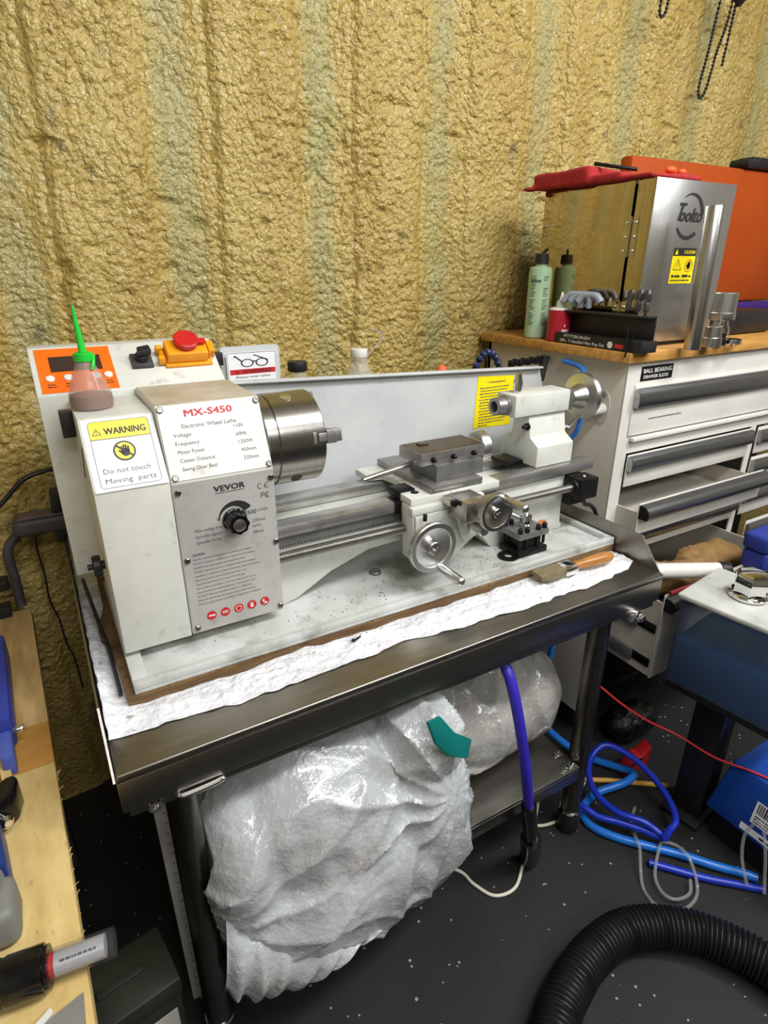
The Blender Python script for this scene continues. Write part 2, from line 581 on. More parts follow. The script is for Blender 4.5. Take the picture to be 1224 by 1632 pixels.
# ---- flat print on a surface frame
FONT_CACHE = {}


def text_geo(s, bold=0.0):
    key = (s, bold)
    if key not in FONT_CACHE:
        cu = bpy.data.curves.new('lettering', 'FONT')
        cu.body = s; cu.offset = bold; cu.resolution_u = 2
        ob = bpy.data.objects.new('lettering', cu)
        me = bpy.data.meshes.new_from_object(ob)
        FONT_CACHE[key] = ([tuple(v.co) for v in me.vertices], [tuple(p.vertices) for p in me.polygons])
        bpy.data.meshes.remove(me); bpy.data.objects.remove(ob); bpy.data.curves.remove(cu)
    return FONT_CACHE[key]


class Flat:
    def __init__(self, o, U, Vv, N=None):
        self.o, self.U, self.V = np.array(o, float), unit(U), unit(Vv)
        self.N = unit(np.cross(self.U, self.V)) if N is None else unit(N)

    def p(self, u, v, d=0.0):
        return self.o + self.U * u + self.V * v + self.N * d

    def poly(self, mb, pts, d):
        mb.add([self.p(u, v, d) for u, v in pts], [tuple(range(len(pts)))])

    def rect(self, mb, u0, v0, u1, v1, d):
        self.poly(mb, [(u0, v0), (u1, v0), (u1, v1), (u0, v1)], d)

    def rr(self, u0, v0, u1, v1, r, n=5):
        pts = []
        for cx, cy, a0 in ((u1 - r, v1 - r, 0), (u0 + r, v1 - r, 90), (u0 + r, v0 + r, 180), (u1 - r, v0 + r, 270)):
            for k in range(n + 1):
                a = math.radians(a0 + 90 * k / n)
                pts.append((cx + r * math.cos(a), cy + r * math.sin(a)))
        return pts

    def rrect(self, mb, u0, v0, u1, v1, r, d):
        self.poly(mb, self.rr(u0, v0, u1, v1, r), d)

    def frame(self, mb, u0, v0, u1, v1, r, t, d):
        A = self.rr(u0, v0, u1, v1, r); B = self.rr(u0 + t, v0 + t, u1 - t, v1 - t, max(r - t, 1e-4))
        n = len(A)
        mb.add([self.p(*q, d) for q in A + B], [(i, (i + 1) % n, n + (i + 1) % n, n + i) for i in range(n)])

    def disk(self, mb, u, v, r, d, n=28, sy=1):
        self.poly(mb, [(u + r * math.cos(2 * math.pi * i / n), v + sy * r * math.sin(2 * math.pi * i / n)) for i in range(n)], d)

    def arc(self, mb, u, v, r0, r1, a0, a1, d, n=28, r0b=None, r1b=None, sx=1, sy=1):
        r0b = r0 if r0b is None else r0b; r1b = r1 if r1b is None else r1b
        pts, fs = [], []
        for i in range(n + 1):
            t = i / n; a = math.radians(a0 + (a1 - a0) * t)
            for r in (r0 + (r0b - r0) * t, r1 + (r1b - r1) * t):
                pts.append(self.p(u + sx * r * math.cos(a), v + sy * r * math.sin(a), d))
        for i in range(n):
            fs.append((2 * i, 2 * i + 1, 2 * i + 3, 2 * i + 2))
        mb.add(pts, fs)

    def line(self, mb, a, b, t, d):
        a = np.array(a, float); b = np.array(b, float)
        q = unit(b - a); nrm = np.array([-q[1], q[0]]) * t / 2
        self.poly(mb, [tuple(a - nrm), tuple(b - nrm), tuple(b + nrm), tuple(a + nrm)], d)

    def text(self, mb, s, u, v, h, width=None, d=0.0004, bold=0.0, align='L', shear=0):
        vs_, fs = text_geo(s)
        if not vs_: return
        a = np.array(vs_)
        x0, x1 = a[:, 0].min(), a[:, 0].max()
        sy = h / 0.70
        sx = sy if width is None else width / (x1 - x0)
        wd = (x1 - x0) * sx
        off = {'L': 0, 'C': -wd / 2, 'R': -wd}[align]
        shifts = [(0, 0)] if bold == 0 else [(-bold * sy, -bold * sy * 0.5), (bold * sy, -bold * sy * 0.5), (-bold * sy, bold * sy * 0.5), (bold * sy, bold * sy * 0.5)]
        for k, (du, dv) in enumerate(shifts):
            mb.add([self.p(u + du + off + (x - x0) * sx + shear * y * sy, v + dv + y * sy, d + k * 0.00003) for x, y, _ in vs_], fs)

    def slab(self, mb, u0, v0, u1, v1, d0, d1, b=0.0):
        mb.prism([self.p(u0, v0, d0), self.p(u1, v0, d0), self.p(u1, v1, d0), self.p(u0, v1, d0)], Vector(self.N * (d1 - d0)), b)

    def bars(self, mb, u0, u1, v, h, d, seed=0):
        r = random.Random(seed); u = u0
        while u < u1 - h:
            w_ = min(r.uniform(1.2, 4.0) * h, u1 - u)
            self.rect(mb, u, v, u + w_, v + h * r.uniform(0.75, 1.0), d); u += w_ + h * 0.55

    def hand(self, mb, u, v, s, d):
        self.disk(mb, u, v - 0.12 * s, 0.34 * s, d, 20)
        for k, (dx, top) in enumerate(((-0.26, 0.42), (-0.09, 0.56), (0.08, 0.56), (0.25, 0.42))):
            self.rrect(mb, u + dx * s - 0.07 * s, v - 0.1 * s, u + dx * s + 0.07 * s, v + top * s, 0.06 * s, d)
        self.line(mb, (u - 0.2 * s, v - 0.25 * s), (u - 0.5 * s, v + 0.12 * s), 0.15 * s, d)

    def tri(self, mb, u, v, s, t, d):
        A = [(u - s, v - 0.6 * s), (u + s, v - 0.6 * s), (u, v + 0.95 * s)]
        for i in range(3):
            self.line(mb, A[i], A[(i + 1) % 3], t, d)
        self.line(mb, (u, v - 0.05 * s), (u, v + 0.45 * s), t, d)
        self.disk(mb, u, v - 0.3 * s, t * 0.6, d, 8)


# ---- numpy noise
def vnoise(x, y, seed=0):
    rs = np.random.RandomState(seed); T = rs.rand(256, 256)
    xi = np.floor(x).astype(int); yi = np.floor(y).astype(int)
    fx = x - xi; fy = y - yi
    fx = fx * fx * (3 - 2 * fx); fy = fy * fy * (3 - 2 * fy)
    g = lambda a, b: T[a % 256, b % 256]
    return (g(xi, yi) * (1 - fx) + g(xi + 1, yi) * fx) * (1 - fy) + (g(xi, yi + 1) * (1 - fx) + g(xi + 1, yi + 1) * fx) * fy


def worley(x, y, seed=0):
    rs = np.random.RandomState(seed); TX = rs.rand(256, 256); TY = rs.rand(256, 256)
    xi = np.floor(x).astype(int); yi = np.floor(y).astype(int)
    best = np.full(x.shape, 9.0)
    for dx in (-1, 0, 1):
        for dy in (-1, 0, 1):
            cx, cy = xi + dx, yi + dy
            px = cx + TX[cx % 256, cy % 256]; py = cy + TY[cx % 256, cy % 256]
            best = np.minimum(best, (px - x) ** 2 + (py - y) ** 2)
    return np.sqrt(best)


def noise3(p, scale, seed=0):
    return (vnoise(p[:, 0] * scale + 7.3, p[:, 1] * scale + p[:, 2] * scale * 0.37, seed)
            + vnoise(p[:, 2] * scale + 3.1, p[:, 0] * scale * 0.53 + p[:, 1] * scale * 0.6, seed + 1)) / 2 - 0.5


def blob_mesh(name, ells, voxel, disp, m, smooth_it=6, flat_z=None, boxes=(), clamp=None):
    """union of ellipsoids, remeshed and wrinkled"""
    mb = MB()
    for e in ells:
        R = Matrix.Rotation(math.radians(e[2]), 3, e[3]) if len(e) > 2 else None
        mb.ell(e[0], e[1], 24, 14, R)
    for q in boxes: mb.box(*q, 0.004)
    me = bpy.data.meshes.new(name); me.from_pydata(mb.v, [], mb.f)
    ob = bpy.data.objects.new(name, me); COL.objects.link(ob)
    r = ob.modifiers.new('r', 'REMESH'); r.mode = 'VOXEL'; r.voxel_size = voxel
    s = ob.modifiers.new('s', 'SMOOTH'); s.iterations = smooth_it; s.factor = 0.6
    dg = bpy.context.evaluated_depsgraph_get()
    m2 = bpy.data.meshes.new_from_object(ob.evaluated_get(dg))
    bpy.data.objects.remove(ob)
    n = len(m2.vertices)
    co = np.zeros(n * 3); m2.vertices.foreach_get('co', co); co = co.reshape(-1, 3)
    no = np.zeros(n * 3); m2.vertices.foreach_get('normal', no); no = no.reshape(-1, 3)
    co = co + no * disp(co)[:, None]
    if clamp is not None: co = clamp(co)
    if flat_z is not None: co[:, 2] = np.maximum(co[:, 2], flat_z)
    mb2 = MB(); mb2.v = [tuple(q) for q in co]; mb2.f = [tuple(p.vertices) for p in m2.polygons]
    bpy.data.meshes.remove(m2)
    return mb2


# ================================================================== SETTING
def build_wall():
    xs = np.concatenate([np.linspace(-1.5, -0.3, 40, False), np.linspace(-0.3, 2.1, 760, False), np.linspace(2.1, 3.2, 40)])
    zs = np.concatenate([np.linspace(-0.02, 0.3, 30, False), np.linspace(0.3, 1.8, 480, False), np.linspace(1.8, 2.5, 30)])
    X, Z = np.meshgrid(xs, zs)
    ph = ((X - 0.305 + 0.012 * np.sin(Z * 3 + X)) / 0.283 + 0.5) % 1.0 - 0.5
    d = np.abs(ph) * 0.283
    wob = (vnoise(X * 9, Z * 5, 3) - 0.5) * 0.012
    flute = 1 / (1 + np.exp((d + wob - 0.045) / 0.007))            # narrow recessed flute
    seam = np.exp(-((d + wob - 0.055) / 0.010) ** 2) * 0.010      # sagging lip beside it
    y = 0.668 + 0.018 * flute + seam * 0.9
    y -= (vnoise(X * 9, Z * 7, 5) - 0.5) * 0.012 + (vnoise(X * 26, Z * 22, 6) - 0.5) * 0.006
    wx = X + (vnoise(X * 40, Z * 40, 8) - 0.5) * 0.018
    wz = Z + (vnoise(X * 40, Z * 40, 9) - 0.5) * 0.018
    w1 = worley(wx / 0.0145, wz / 0.0135, 11)
    w2 = worley(wx / 0.0085 + 30, wz / 0.008, 12)
    amp = 0.55 + 0.9 * np.clip(vnoise(X * 6, Z * 6, 15), 0, 1)
    y -= amp * (0.0062 * (0.55 - w1) + 0.0030 * (0.5 - w2))
    y += 0.010 * np.clip(vnoise(X * 22, Z * 26, 21) - 0.83, 0, 1) / 0.17      # pits
    nz, nx = X.shape
    mb = MB()
    mb.v = list(zip(X.ravel(), y.ravel(), Z.ravel()))
    mb.f = [(i * nx + j, i * nx + j + 1, (i + 1) * nx + j + 1, (i + 1) * nx + j) for i in range(nz - 1) for j in range(nx - 1)]
    me = bpy.data.meshes.new('wall_back')
    me.from_pydata(mb.v, [], mb.f)
    me.polygons.foreach_set('use_smooth', [True] * len(me.polygons))
    me.materials.append(foam)
    o = bpy.data.objects.new('wall_back', me); COL.objects.link(o); o['kind'] = 'structure'


build_wall()
room_m = mat('far_wall_paint', (196, 192, 178), 0.6, var=(4, (180, 175, 160), 0.7))
ceil_m = mat('ceiling_paint', (190, 186, 176), 0.6)
struct('floor', MB().box(-1.6, 3.3, -2.9, 0.75, -0.06, 0.0), floor_m)
struct('ceiling', MB().box(-1.6, 3.3, -2.9, 0.75, 2.5, 2.56), ceil_m)
struct('wall_left', MB().box(-1.58, -1.5, -2.9, 0.75, 0.0, 2.5), room_m)
struct('wall_right', MB().box(3.2, 3.28, -2.9, 0.75, 0.0, 2.5), room_m)
struct('wall_front', MB().box(-1.5, 3.2, -2.88, -2.8, 0.0, 2.5), room_m)

# ================================================================== WORK TABLE
T = thing('work_table', 'stainless steel work table with upturned sides carrying the lathe', 'table', (0.457, 0.3, 0))
part('tabletop', MB().box(0, 0.915, 0.0, 0.60, 0.605, 0.615, 0.0028, 3), stain_steel, T)
part('apron', MB().box(0, 0.915, 0.0, 0.012, 0.561, 0.6048, 0.0015), stain_steel, T)
part('apron', MB().box(0, 0.915, 0.588, 0.60, 0.561, 0.6048, 0.0015), stain_steel, T)
part('apron', MB().box(0, 0.012, 0.0125, 0.5875, 0.561, 0.6048, 0.0015), stain_steel, T)
part('apron', MB().box(0.903, 0.915, 0.0125, 0.5875, 0.561, 0.6048, 0.0015), stain_steel, T)
for x0, x1 in ((-0.003, -0.0005), (0.9135, 0.916)):
    part('side_splash', MB().yz([(0.001, 0.606), (0.055, 0.669), (0.60, 0.669), (0.60, 0.606)], x0, x1), stain_steel, T,
         'upturned side with a clipped front corner')
part('back_splash', MB().box(0, 0.913, 0.598, 0.6005, 0.6155, 0.669), stain_steel, T)
part('under_frame', MB().box(0.006, 0.909, 0.005, 0.03, 0.547, 0.5605, 0.0015), stain_steel, T)
for lx, ly in ((0.066, 0.042), (0.818, 0.042), (0.066, 0.55), (0.818, 0.55)):
    leg = part('leg', MB().cyl((lx, ly, 0.06), (lx, ly, 0.5445), 0.0195, n=28), stain_edge, T)
    part('foot', MB().rev((lx, ly, 0), (0, 0, 1), [(0, 0), (0, 0.017), (0.008, 0.022), (0.03, 0.0235), (0.0535, 0.0215), (0.0535, 0)], 24), rubber, leg, 'black bullet foot')
    part('foot_ring', MB().rev((lx, ly, 0.054), (0, 0, 1), [(0, 0), (0, 0.0215), (0.003, 0.0228), (0.0058, 0.0215), (0.0058, 0)], 28), chrome, leg)
shelf = part('shelf', MB().box(0.0862, 0.7978, 0.018, 0.575, 0.196, 0.203, 0.002).box(0.0862, 0.7978, 0.018, 0.028, 0.168, 0.1955, 0.001)
             .box(0.0862, 0.7978, 0.565, 0.575, 0.168, 0.1955, 0.001), stain_steel, T)
bolt_me = local_mesh('bolt', MB().rev((0, 0, 0), (0, 0, 1), [(0, 0.0075), (0.002, 0.0075), (0.0022, 0.0055), (0.005, 0.0045), (0.0065, 0)], 14), chrome)
for bx, by in ((0.097, 0.032), (0.114, 0.027), (0.098, 0.064), (0.140, 0.034), (0.787, 0.031), (0.768, 0.03), (0.785, 0.066)):
    part_at('bolt', bolt_me, (bx, by, 0.2035), shelf)
part('handle', MB().tube([(0.058, 0.012, 0.559), (0.060, 0.003, 0.556), (0.066, -0.002, 0.555), (0.106, -0.002, 0.556), (0.112, 0.003, 0.557), (0.114, 0.012, 0.559)], 0.0035, 10),
     chrome, T, 'chrome bar handle under the front edge')
part('hook_ring', MB().rev((0.034, 0.004, 0.552), (0, 1, 0), [(-0.004, 0.004), (-0.004, 0.008), (0.004, 0.008), (0.004, 0.004), (-0.004, 0.004)], 16), chrome, T)
knob = part('corner_bolt', MB().rev((0.868, 0.0, 0.540), (0, -1, 0), [(-0.02, 0.009), (0, 0.009), (0.004, 0.0085), (0.009, 0.006), (0.011, 0)], 18), chrome, T, 'chrome dome bolt')
part('corner_bracket', MB().box(0.85, 0.885, 0.003, 0.022, 0.530, 0.5465, 0.002), iron, T)


# ---- foil liner
def liner():
    front = [(0, 0.058), (0.06, 0.056), (0.14, 0.048), (0.21, 0.047), (0.27, 0.052), (0.33, 0.05), (0.40, 0.055), (0.47, 0.046),
             (0.55, 0.040), (0.62, 0.033), (0.70, 0.036), (0.76, 0.032), (0.82, 0.037), (0.87, 0.045), (0.905, 0.062)]
    fx = np.array([a for a, _ in front]); fy = np.array([b for _, b in front])
    s = np.concatenate([np.linspace(-0.05, 0, 14, False), np.linspace(0, 0.905, 260)])
    t = np.linspace(0, 1, 150) ** 1.3
    S, Tt = np.meshgrid(s, t)
    f0 = np.where(S < 0, 0.062 - S * 0.25, np.interp(S, fx, fy)) + (vnoise(S * 60, S * 0, 4) - 0.5) * 0.006
    Y = f0 + Tt * (0.588 - f0)
    h = np.abs(vnoise(S * 42, Y * 60, 31) - 0.5) * 0.008 + np.abs(vnoise(S * 95, Y * 120, 32) - 0.5) * 0.005
    X = np.where(S < 0, 0.0015 + h * 0.5, S + 0.0015)
    Z = np.where(S < 0, 0.617 - S, 0.6158 + h * np.clip(Tt * 25, 0.3, 1))
    ny, nx = X.shape
    under = (X > 0.013) & (Y > 0.099)
    Z = np.where(under, 0.6155, np.minimum(Z, 0.668))
    mb = MB(); mb.v = list(zip(X.ravel(), Y.ravel(), Z.ravel()))
    mb.f = [(i * nx + j, i * nx + j + 1, (i + 1) * nx + j + 1, (i + 1) * nx + j) for i in range(ny - 1) for j in range(nx - 1)]
    single('table_liner', mb, liner_m, 'crinkled silver white foil sheet covering the steel table under the lathe', 'liner', ang=60)


liner()

# ---- plywood base
rs = random.Random(3)
pts = [(0.031, 0.111)]
for i in range(1, 40):
    pts.append((0.031 + 0.88 * i / 40, 0.108 + rs.uniform(-0.003, 0.0035) + (0.006 if 8 < i < 12 else 0)))
pts += [(0.9125, 0.112), (0.9125, 0.47), (0.034, 0.47), (0.032, 0.36), (0.026, 0.33), (0.018, 0.30), (0.018, 0.275), (0.026, 0.25), (0.030, 0.2)]
single('base_board', MB().xy(pts, 0.6166, 0.6284), ply, 'rough edged brown plywood board under the lathe tray', 'board')
single('machine_screw', MB().rev((0.335, 0.089, 0.620), (1, 0.35, 0), [(0, 0), (0, 0.0032), (0.003, 0.0034), (0.0035, 0.0018), (0.016, 0.0016), (0.017, 0)], 10), blk_ox,
       'small black machine screw lying on the foil sheet before the lathe', 'screw')

# ================================================================== LATHE
LA = thing('metal_lathe', 'white benchtop metal lathe with dial control panel and large steel chuck', 'lathe', (0.47, 0.28, 0.6284))
AX, AY, AZ = 0.0, 0.265, 0.886
screw_me = local_mesh('screw', MB().rev((0, 0, 0), (0, -1, 0), [(0, 0.0042), (0.0016, 0.0042), (0.0026, 0.0032), (0.0026, 0.0016), (0.0012, 0.0014), (0.0012, 0)], 14), screwm)

# tray: floor and rim
tray = part('chip_tray', MB().box(0.041, 0.911, 0.1105, 0.415, 0.629, 0.634, 0.001)
            .box(0.041, 0.911, 0.1105, 0.1225, 0.634, 0.6435, 0.0012).box(0.041, 0.911, 0.403, 0.415, 0.634, 0.6435, 0.0012)
            .box(0.041, 0.060, 0.1226, 0.4029, 0.634, 0.6435, 0.0012).box(0.899, 0.911, 0.1226, 0.4029, 0.634, 0.6435, 0.0012), tray_paint, LA)

way_m = mat('worn_bed_way', (196, 195, 192), 0.3, 0.8, var=(30, (150, 148, 145), 0.9), stretch=(0.5, 1, 1), stain_shade=[(26, 0.60, 0.74, (92, 88, 82), 0.6)], rvar=0.08)
# bed casting, ways, rack
part('bed', MB().xz([(0.10, 0.6345), (0.275, 0.6345), (0.30, 0.640), (0.36, 0.672), (0.43, 0.694), (0.60, 0.700), (0.66, 0.672), (0.69, 0.6345), (0.868, 0.6345),
                     (0.872, 0.642), (0.866, 0.648), (0.862, 0.7515), (0.10, 0.7515)], 0.211, 0.322, 0.0012), paint, LA)
part('front_way', MB().box(0.265, 0.932, 0.2, 0.232, 0.752, 0.772, 0.004), way_m, LA)
part('rear_way', MB().box(0.265, 0.925, 0.297, 0.33, 0.752, 0.772, 0.004), way_m, LA)
rk = MB().box(0.27, 0.69, 0.206, 0.2108, 0.738, 0.7515)
for i in range(84):
    x = 0.272 + i * 0.005
    rk.box(x, x + 0.0025, 0.206, 0.2108, 0.733, 0.738)
part('rack', rk, iron, LA)
# lead screw with thread
pr = [(0, 0)]
n_th = 150
for i in range(n_th):
    t = 0.24 * i / n_th
    pr += [(t, 0.0066), (t + 0.0008, 0.0082)]
pr += [(0.24, 0.0078), (0.60, 0.0078), (0.60, 0)]
part('lead_screw', MB().rev((0.262, 0.185, 0.7305), (1, 0, 0), pr, 16), steel, LA)
bb = part('bearing_block', MB().box(0.866, 0.914, 0.168, 0.206, 0.706, 0.748, 0.003).box(0.863, 0.9, 0.19, 0.2105, 0.69, 0.7505, 0.002), blk_ox, LA)
part('bearing_collar', MB().cyl((0.858, 0.185, 0.7305), (0.8658, 0.185, 0.7305), 0.0155, n=24, b=0.001), blk_ox, bb)
part('end_nut', MB().cyl((0.9145, 0.185, 0.7305), (0.924, 0.185, 0.7305), 0.005, n=12), blk_ox, bb)
part('oil_plug', MB().ell((0.889, 0.184, 0.7485), (0.004, 0.004, 0.003), 12, 8), chrome, bb)

# ---- headstock covers
lc = part('end_cover', MB().yz([(0.1725, 0.651), (0.1725, 0.879), (0.226, 0.955), (0.354, 0.955), (0.354, 0.651)], 0.0416, 0.1288, 0.0022), paint, LA)
rc = part('headstock_cover', MB().yz([(0.1725, 0.653), (0.1725, 0.875), (0.2125, 0.9635), (0.354, 0.9635), (0.354, 0.653)], 0.1294, 0.263, 0.0016), paint, LA)
part('stained_top', MB().box(0.131, 0.2615, 0.2155, 0.353, 0.9636, 0.9643), dirty_top, rc, 'oil stained top plate')
part('side_slot', MB().prism([(0.0414, 0.215, 0.924), (0.0414, 0.222, 0.922), (0.0414, 0.285, 0.868), (0.0414, 0.279, 0.866)], (-0.0006, 0, 0)), black, lc)
kb = part('cover_knob', MB().rev((0.0412, 0.235, 0.757), (-1, 0, 0), [(0, 0.006), (0.004, 0.006), (0.004, 0.013), (0.006, 0.0145), (0.013, 0.0145), (0.0145, 0.013), (0.0145, 0.004), (0.021, 0.004), (0.021, 0)], 20), black, lc, 'black knob on the end cover')
part('hinge_block', MB().box(0.026, 0.0412, 0.296, 0.318, 0.917, 0.951, 0.001), black, lc)

# warning sticker on the sloped face
s_v = unit((0, 0.0535, 0.076))
F = Flat((0.0416, 0.1725, 0.879), (1, 0, 0), s_v)
mb = MB(); F.slab(mb, 0.003, -0.002, 0.0858, 0.0905, 0.0002, 0.0006)
wl = part('warning_sticker', mb, label_w, lc, 'white and yellow warning sticker')
mb = MB(); F.poly(mb, [(0.0102, 0.0645), (0.0788, 0.0635)] + [(0.0788, 0.083), (0.0778, 0.0858), (0.0755, 0.0868), (0.0135, 0.0868), (0.0112, 0.0858), (0.0102, 0.083)], 0.0009)
part('yellow_band', mb, label_y, wl)
mb = MB(); F.frame(mb, 0.0098, 0.0022, 0.0792, 0.0872, 0.0045, 0.0006, 0.0011)
F.text(mb, 'Do not touch', 0.0158, 0.0200, 0.0066, 0.0535, 0.0011)
F.text(mb, 'Moving  parts', 0.0160, 0.0075, 0.0066, 0.0575, 0.0011)
part('lettering', mb, ink_b, wl)
mb = MB(); F.line(mb, (0.0102, 0.064), (0.079, 0.064), 0.0006, 0.0012)
F.text(mb, 'WARNING', 0.0265, 0.0695, 0.0082, 0.0475, 0.0012, 0.025)
F.tri(mb, 0.0180, 0.0728, 0.0048, 0.0008, 0.0012)
F.disk(mb, 0.0445, 0.0465, 0.0128, 0.0011, 32)
part('lettering', mb, ink, wl)
mb = MB(); F.disk(mb, 0.0445, 0.0465, 0.0108, 0.0013, 32)
part('symbol_disk', mb, label_y, wl)
mb = MB(); F.hand(mb, 0.0455, 0.0460, 0.0148, 0.0015)
F.line(mb, (0.0360, 0.0538), (0.0530, 0.0392), 0.0022, 0.0016)
part('stop_hand', mb, ink, wl)

# upper plate
s_v = unit((0, 0.04, 0.0885))
F = Flat((0.1295, 0.1725, 0.875), (1, 0, 0), s_v)
mb = MB(); F.slab(mb, 0.0012, 0.001, 0.1325, 0.0962, 0.0002, 0.0012)
up = part('upper_plate', mb, plate, LA)
mb = MB(); F.text(mb, 'MX-S450', 0.0335, 0.0805, 0.0086, 0.0610, 0.0016, 0.03)
part('lettering', mb, ink_r, up)
mb = MB(); F.text(mb, 'Electronic Wheel Lathe', 0.0270, 0.0660, 0.0054, 0.0700, 0.0016)
for i, (a, b, xr_) in enumerate((('Voltage:', '110V', 0.0925), ('Frequency:', '60Hz', 0.0930), ('Motor Power:', '1250W', 0.0945), ('Center Distance:', '450mm', 0.0955), ('Swing Over Bed:', '220mm', 0.0965))):
    v = 0.0555 - i * 0.0108
    F.text(mb, a, 0.0148 + i * 0.0006, v, 0.0050, None if i < 2 else (0.034 if i == 2 else 0.0445), 0.0016)
    F.text(mb, b, xr_, v + 0.0035, 0.0048, None, 0.0016)
part('lettering', mb, ink2, up)
Rx = (-math.atan2(0.04, 0.0885), 0, 0)
for u, v in ((0.0052, 0.0918), (0.1285, 0.0915), (0.0062, 0.005), (0.1285, 0.005)):
    part_at('screw', screw_me, F.p(u, v, 0.0012), up, Rx)

# lower plate
F = Flat((0.1295, 0.1725, 0.653), (1, 0, 0), (0, 0, 1))
mb = MB(); F.slab(mb, 0.0015, 0.001, 0.1328, 0.2195, 0.0002, 0.0012)
lp = part('lower_plate', mb, plate2, LA)
mb = MB(); F.text(mb, 'VEVOR', 0.0510, 0.2015, 0.0076, 0.0410, 0.0016, 0.034)
for k in range(16): F.rect(mb, 0.0525 + k * 0.0024, 0.1985, 0.0525 + k * 0.0024 + 0.0016, 0.1996, 0.0016)
F.arc(mb, 0.0755, 0.1600, 0.0215, 0.0222, 178, 30, 0.0016, 30, 0.0145, 0.0260)
F.text(mb, '0', 0.0515, 0.1605, 0.0058, None, 0.0016)
F.text(mb, '2500', 0.0880, 0.1615, 0.0058, 0.0170, 0.0016)
part('lettering', mb, ink, lp)
mb = MB()
F.arc(mb, 0.1130, 0.1985, 0.0030, 0.0040, 60, 300, 0.0016, 14); F.arc(mb, 0.1225, 0.1985, 0.0030, 0.0040, 60, 300, 0.0016, 14)
F.rect(mb, 0.1188, 0.1980, 0.1228, 0.1991, 0.0016)
F.arc(mb, 0.1225, 0.1850, 0.0030, 0.0040, 60, 300, 0.0016, 14); F.arc(mb, 0.1225, 0.1850, 0.0014, 0.0022, 60, 300, 0.0016, 12)
F.rect(mb, 0.1130, 0.1812, 0.1140, 0.1888, 0.0016); F.rect(mb, 0.1140, 0.1878, 0.1180, 0.1888, 0.0016); F.rect(mb, 0.1140, 0.1848, 0.1172, 0.1857, 0.0016)
F.arc(mb, 0.1160, 0.1868, 0.0014, 0.0022, -90, 90, 0.0016, 8)
F.text(mb, 'r/min', 0.1075, 0.1630, 0.0050, 0.0125, 0.0016, 0, 'L', 0.25)
for i, (a, b) in enumerate((('Max swing over bed:', '220mm'), ('Spindle taper:', 'MT5'), ('Spindle hole:', '38mm'))):
    F.text(mb, a, 0.0210, 0.1500 - i * 0.0085, 0.0044, (0.049, 0.0350, 0.0330)[i], 0.0016)
    F.text(mb, b, 0.0980, 0.1490 - i * 0.0085, 0.0044, None, 0.0016)
F.text(mb, 'CAUTION!', 0.0130, 0.1168, 0.0036, 0.0165, 0.0016, 0.02)
for i, (s, wd) in enumerate((
        ('Read the instruction manual prior to operating this machine.', 0.080), ('DO NOT remove any safety guards or devices from this machine.', 0.084),
        ('ALWAYS wear safety goggles when using this machine.', 0.070), ('DO NOT wear any loose items, including ties that could be grasped,', 0.084),
        ('bracelets or watches, and be careful when using the machine.', 0.090), ('Ensure the machine is properly grounded prior to use.', 0.070),
        ('Ensure any replacement fuse or item is of the same type.', 0.068), ('Ensure that any workpiece is securely clamped prior to use.', 0.082),
        ('Ensure that the proper speed and gearing are selected prior to use.', 0.081), ('DO NOT make any adjustment while it is in operation.', 0.076),
        ('Disconnect this machine from its power source before servicing.', 0.080), ('DO NOT operate if under the influence of drugs, alcohol or medication.', 0.088))):
    F.text(mb, s, 0.0135, 0.1106 - i * 0.0062, 0.0031, wd, 0.0016)
part('lettering', mb, ink2, lp)
mb = MB(); mw = MB()
for i in range(5):
    u, v = 0.0285 + i * 0.0192, 0.0225
    F.disk(mb, u, v, 0.0068, 0.0016, 22)
    if i == 0: F.rect(mw, u - 0.004, v - 0.001, u + 0.001, v + 0.0015, 0.0019); F.disk(mw, u + 0.003, v, 0.0018, 0.0019, 10)
    if i == 1: F.arc(mw, u - 0.0022, v, 0.001, 0.002, 0, 360, 0.0019, 12); F.arc(mw, u + 0.0022, v, 0.001, 0.002, 0, 360, 0.0019, 12); F.rect(mw, u - 0.004, v + 0.0012, u + 0.004, v + 0.0022, 0.0019)
    if i == 2: F.arc(mw, u, v, 0.0034, 0.0044, 0, 180, 0.0019, 14); F.arc(mw, u, v - 0.0005, 0.0032, 0.0040, 180, 360, 0.0019, 14)
    if i == 3: F.rrect(mw, u - 0.0022, v - 0.0038, u + 0.0022, v + 0.002, 0.001, 0.0019); [F.rect(mw, u - 0.0022 + k * 0.0012, v + 0.001, u - 0.0014 + k * 0.0012, v + 0.004, 0.0019) for k in range(4)]
    if i == 4: F.rect(mw, u - 0.0030, v - 0.003, u - 0.0004, v + 0.0038, 0.0019); F.rrect(mw, u - 0.0030, v - 0.0038, u + 0.0036, v - 0.0008, 0.001, 0.0019)
part('red_symbol_disks', mb, ink_r, lp); part('symbol_figures', mw, ink_w, lp)
for u, v in ((0.0062, 0.2085), (0.1285, 0.2085), (0.0062, 0.113), (0.1290, 0.113), (0.0075, 0.0085), (0.1285, 0.0085)):
    part_at('screw', screw_me, F.p(u, v, 0.0012), lp)
kn = (0.2035, 0.1712, 0.811)
pts = []
kp = MB()
nn = 48
for t, r in ((0, 0.0165), (0.003, 0.0165), (0.004, 0.0150), (0.021, 0.0138), (0.0225, 0.0125)):
    for i in range(nn):
        a = 2 * math.pi * i / nn
        rr_ = r * (1 + (0.055 * math.cos(8 * a) if t > 0.003 else 0))
        pts.append((kn[0] + rr_ * math.cos(a), kn[1] - t, kn[2] + rr_ * math.sin(a)))
kp.add(pts, [(j * nn + i, j * nn + (i + 1) % nn, (j + 1) * nn + (i + 1) % nn, (j + 1) * nn + i) for j in range(4) for i in range(nn)] + [tuple(range(4 * nn, 5 * nn))])
sk = part('speed_knob', kp, blackgloss, LA, 'black fluted speed knob')
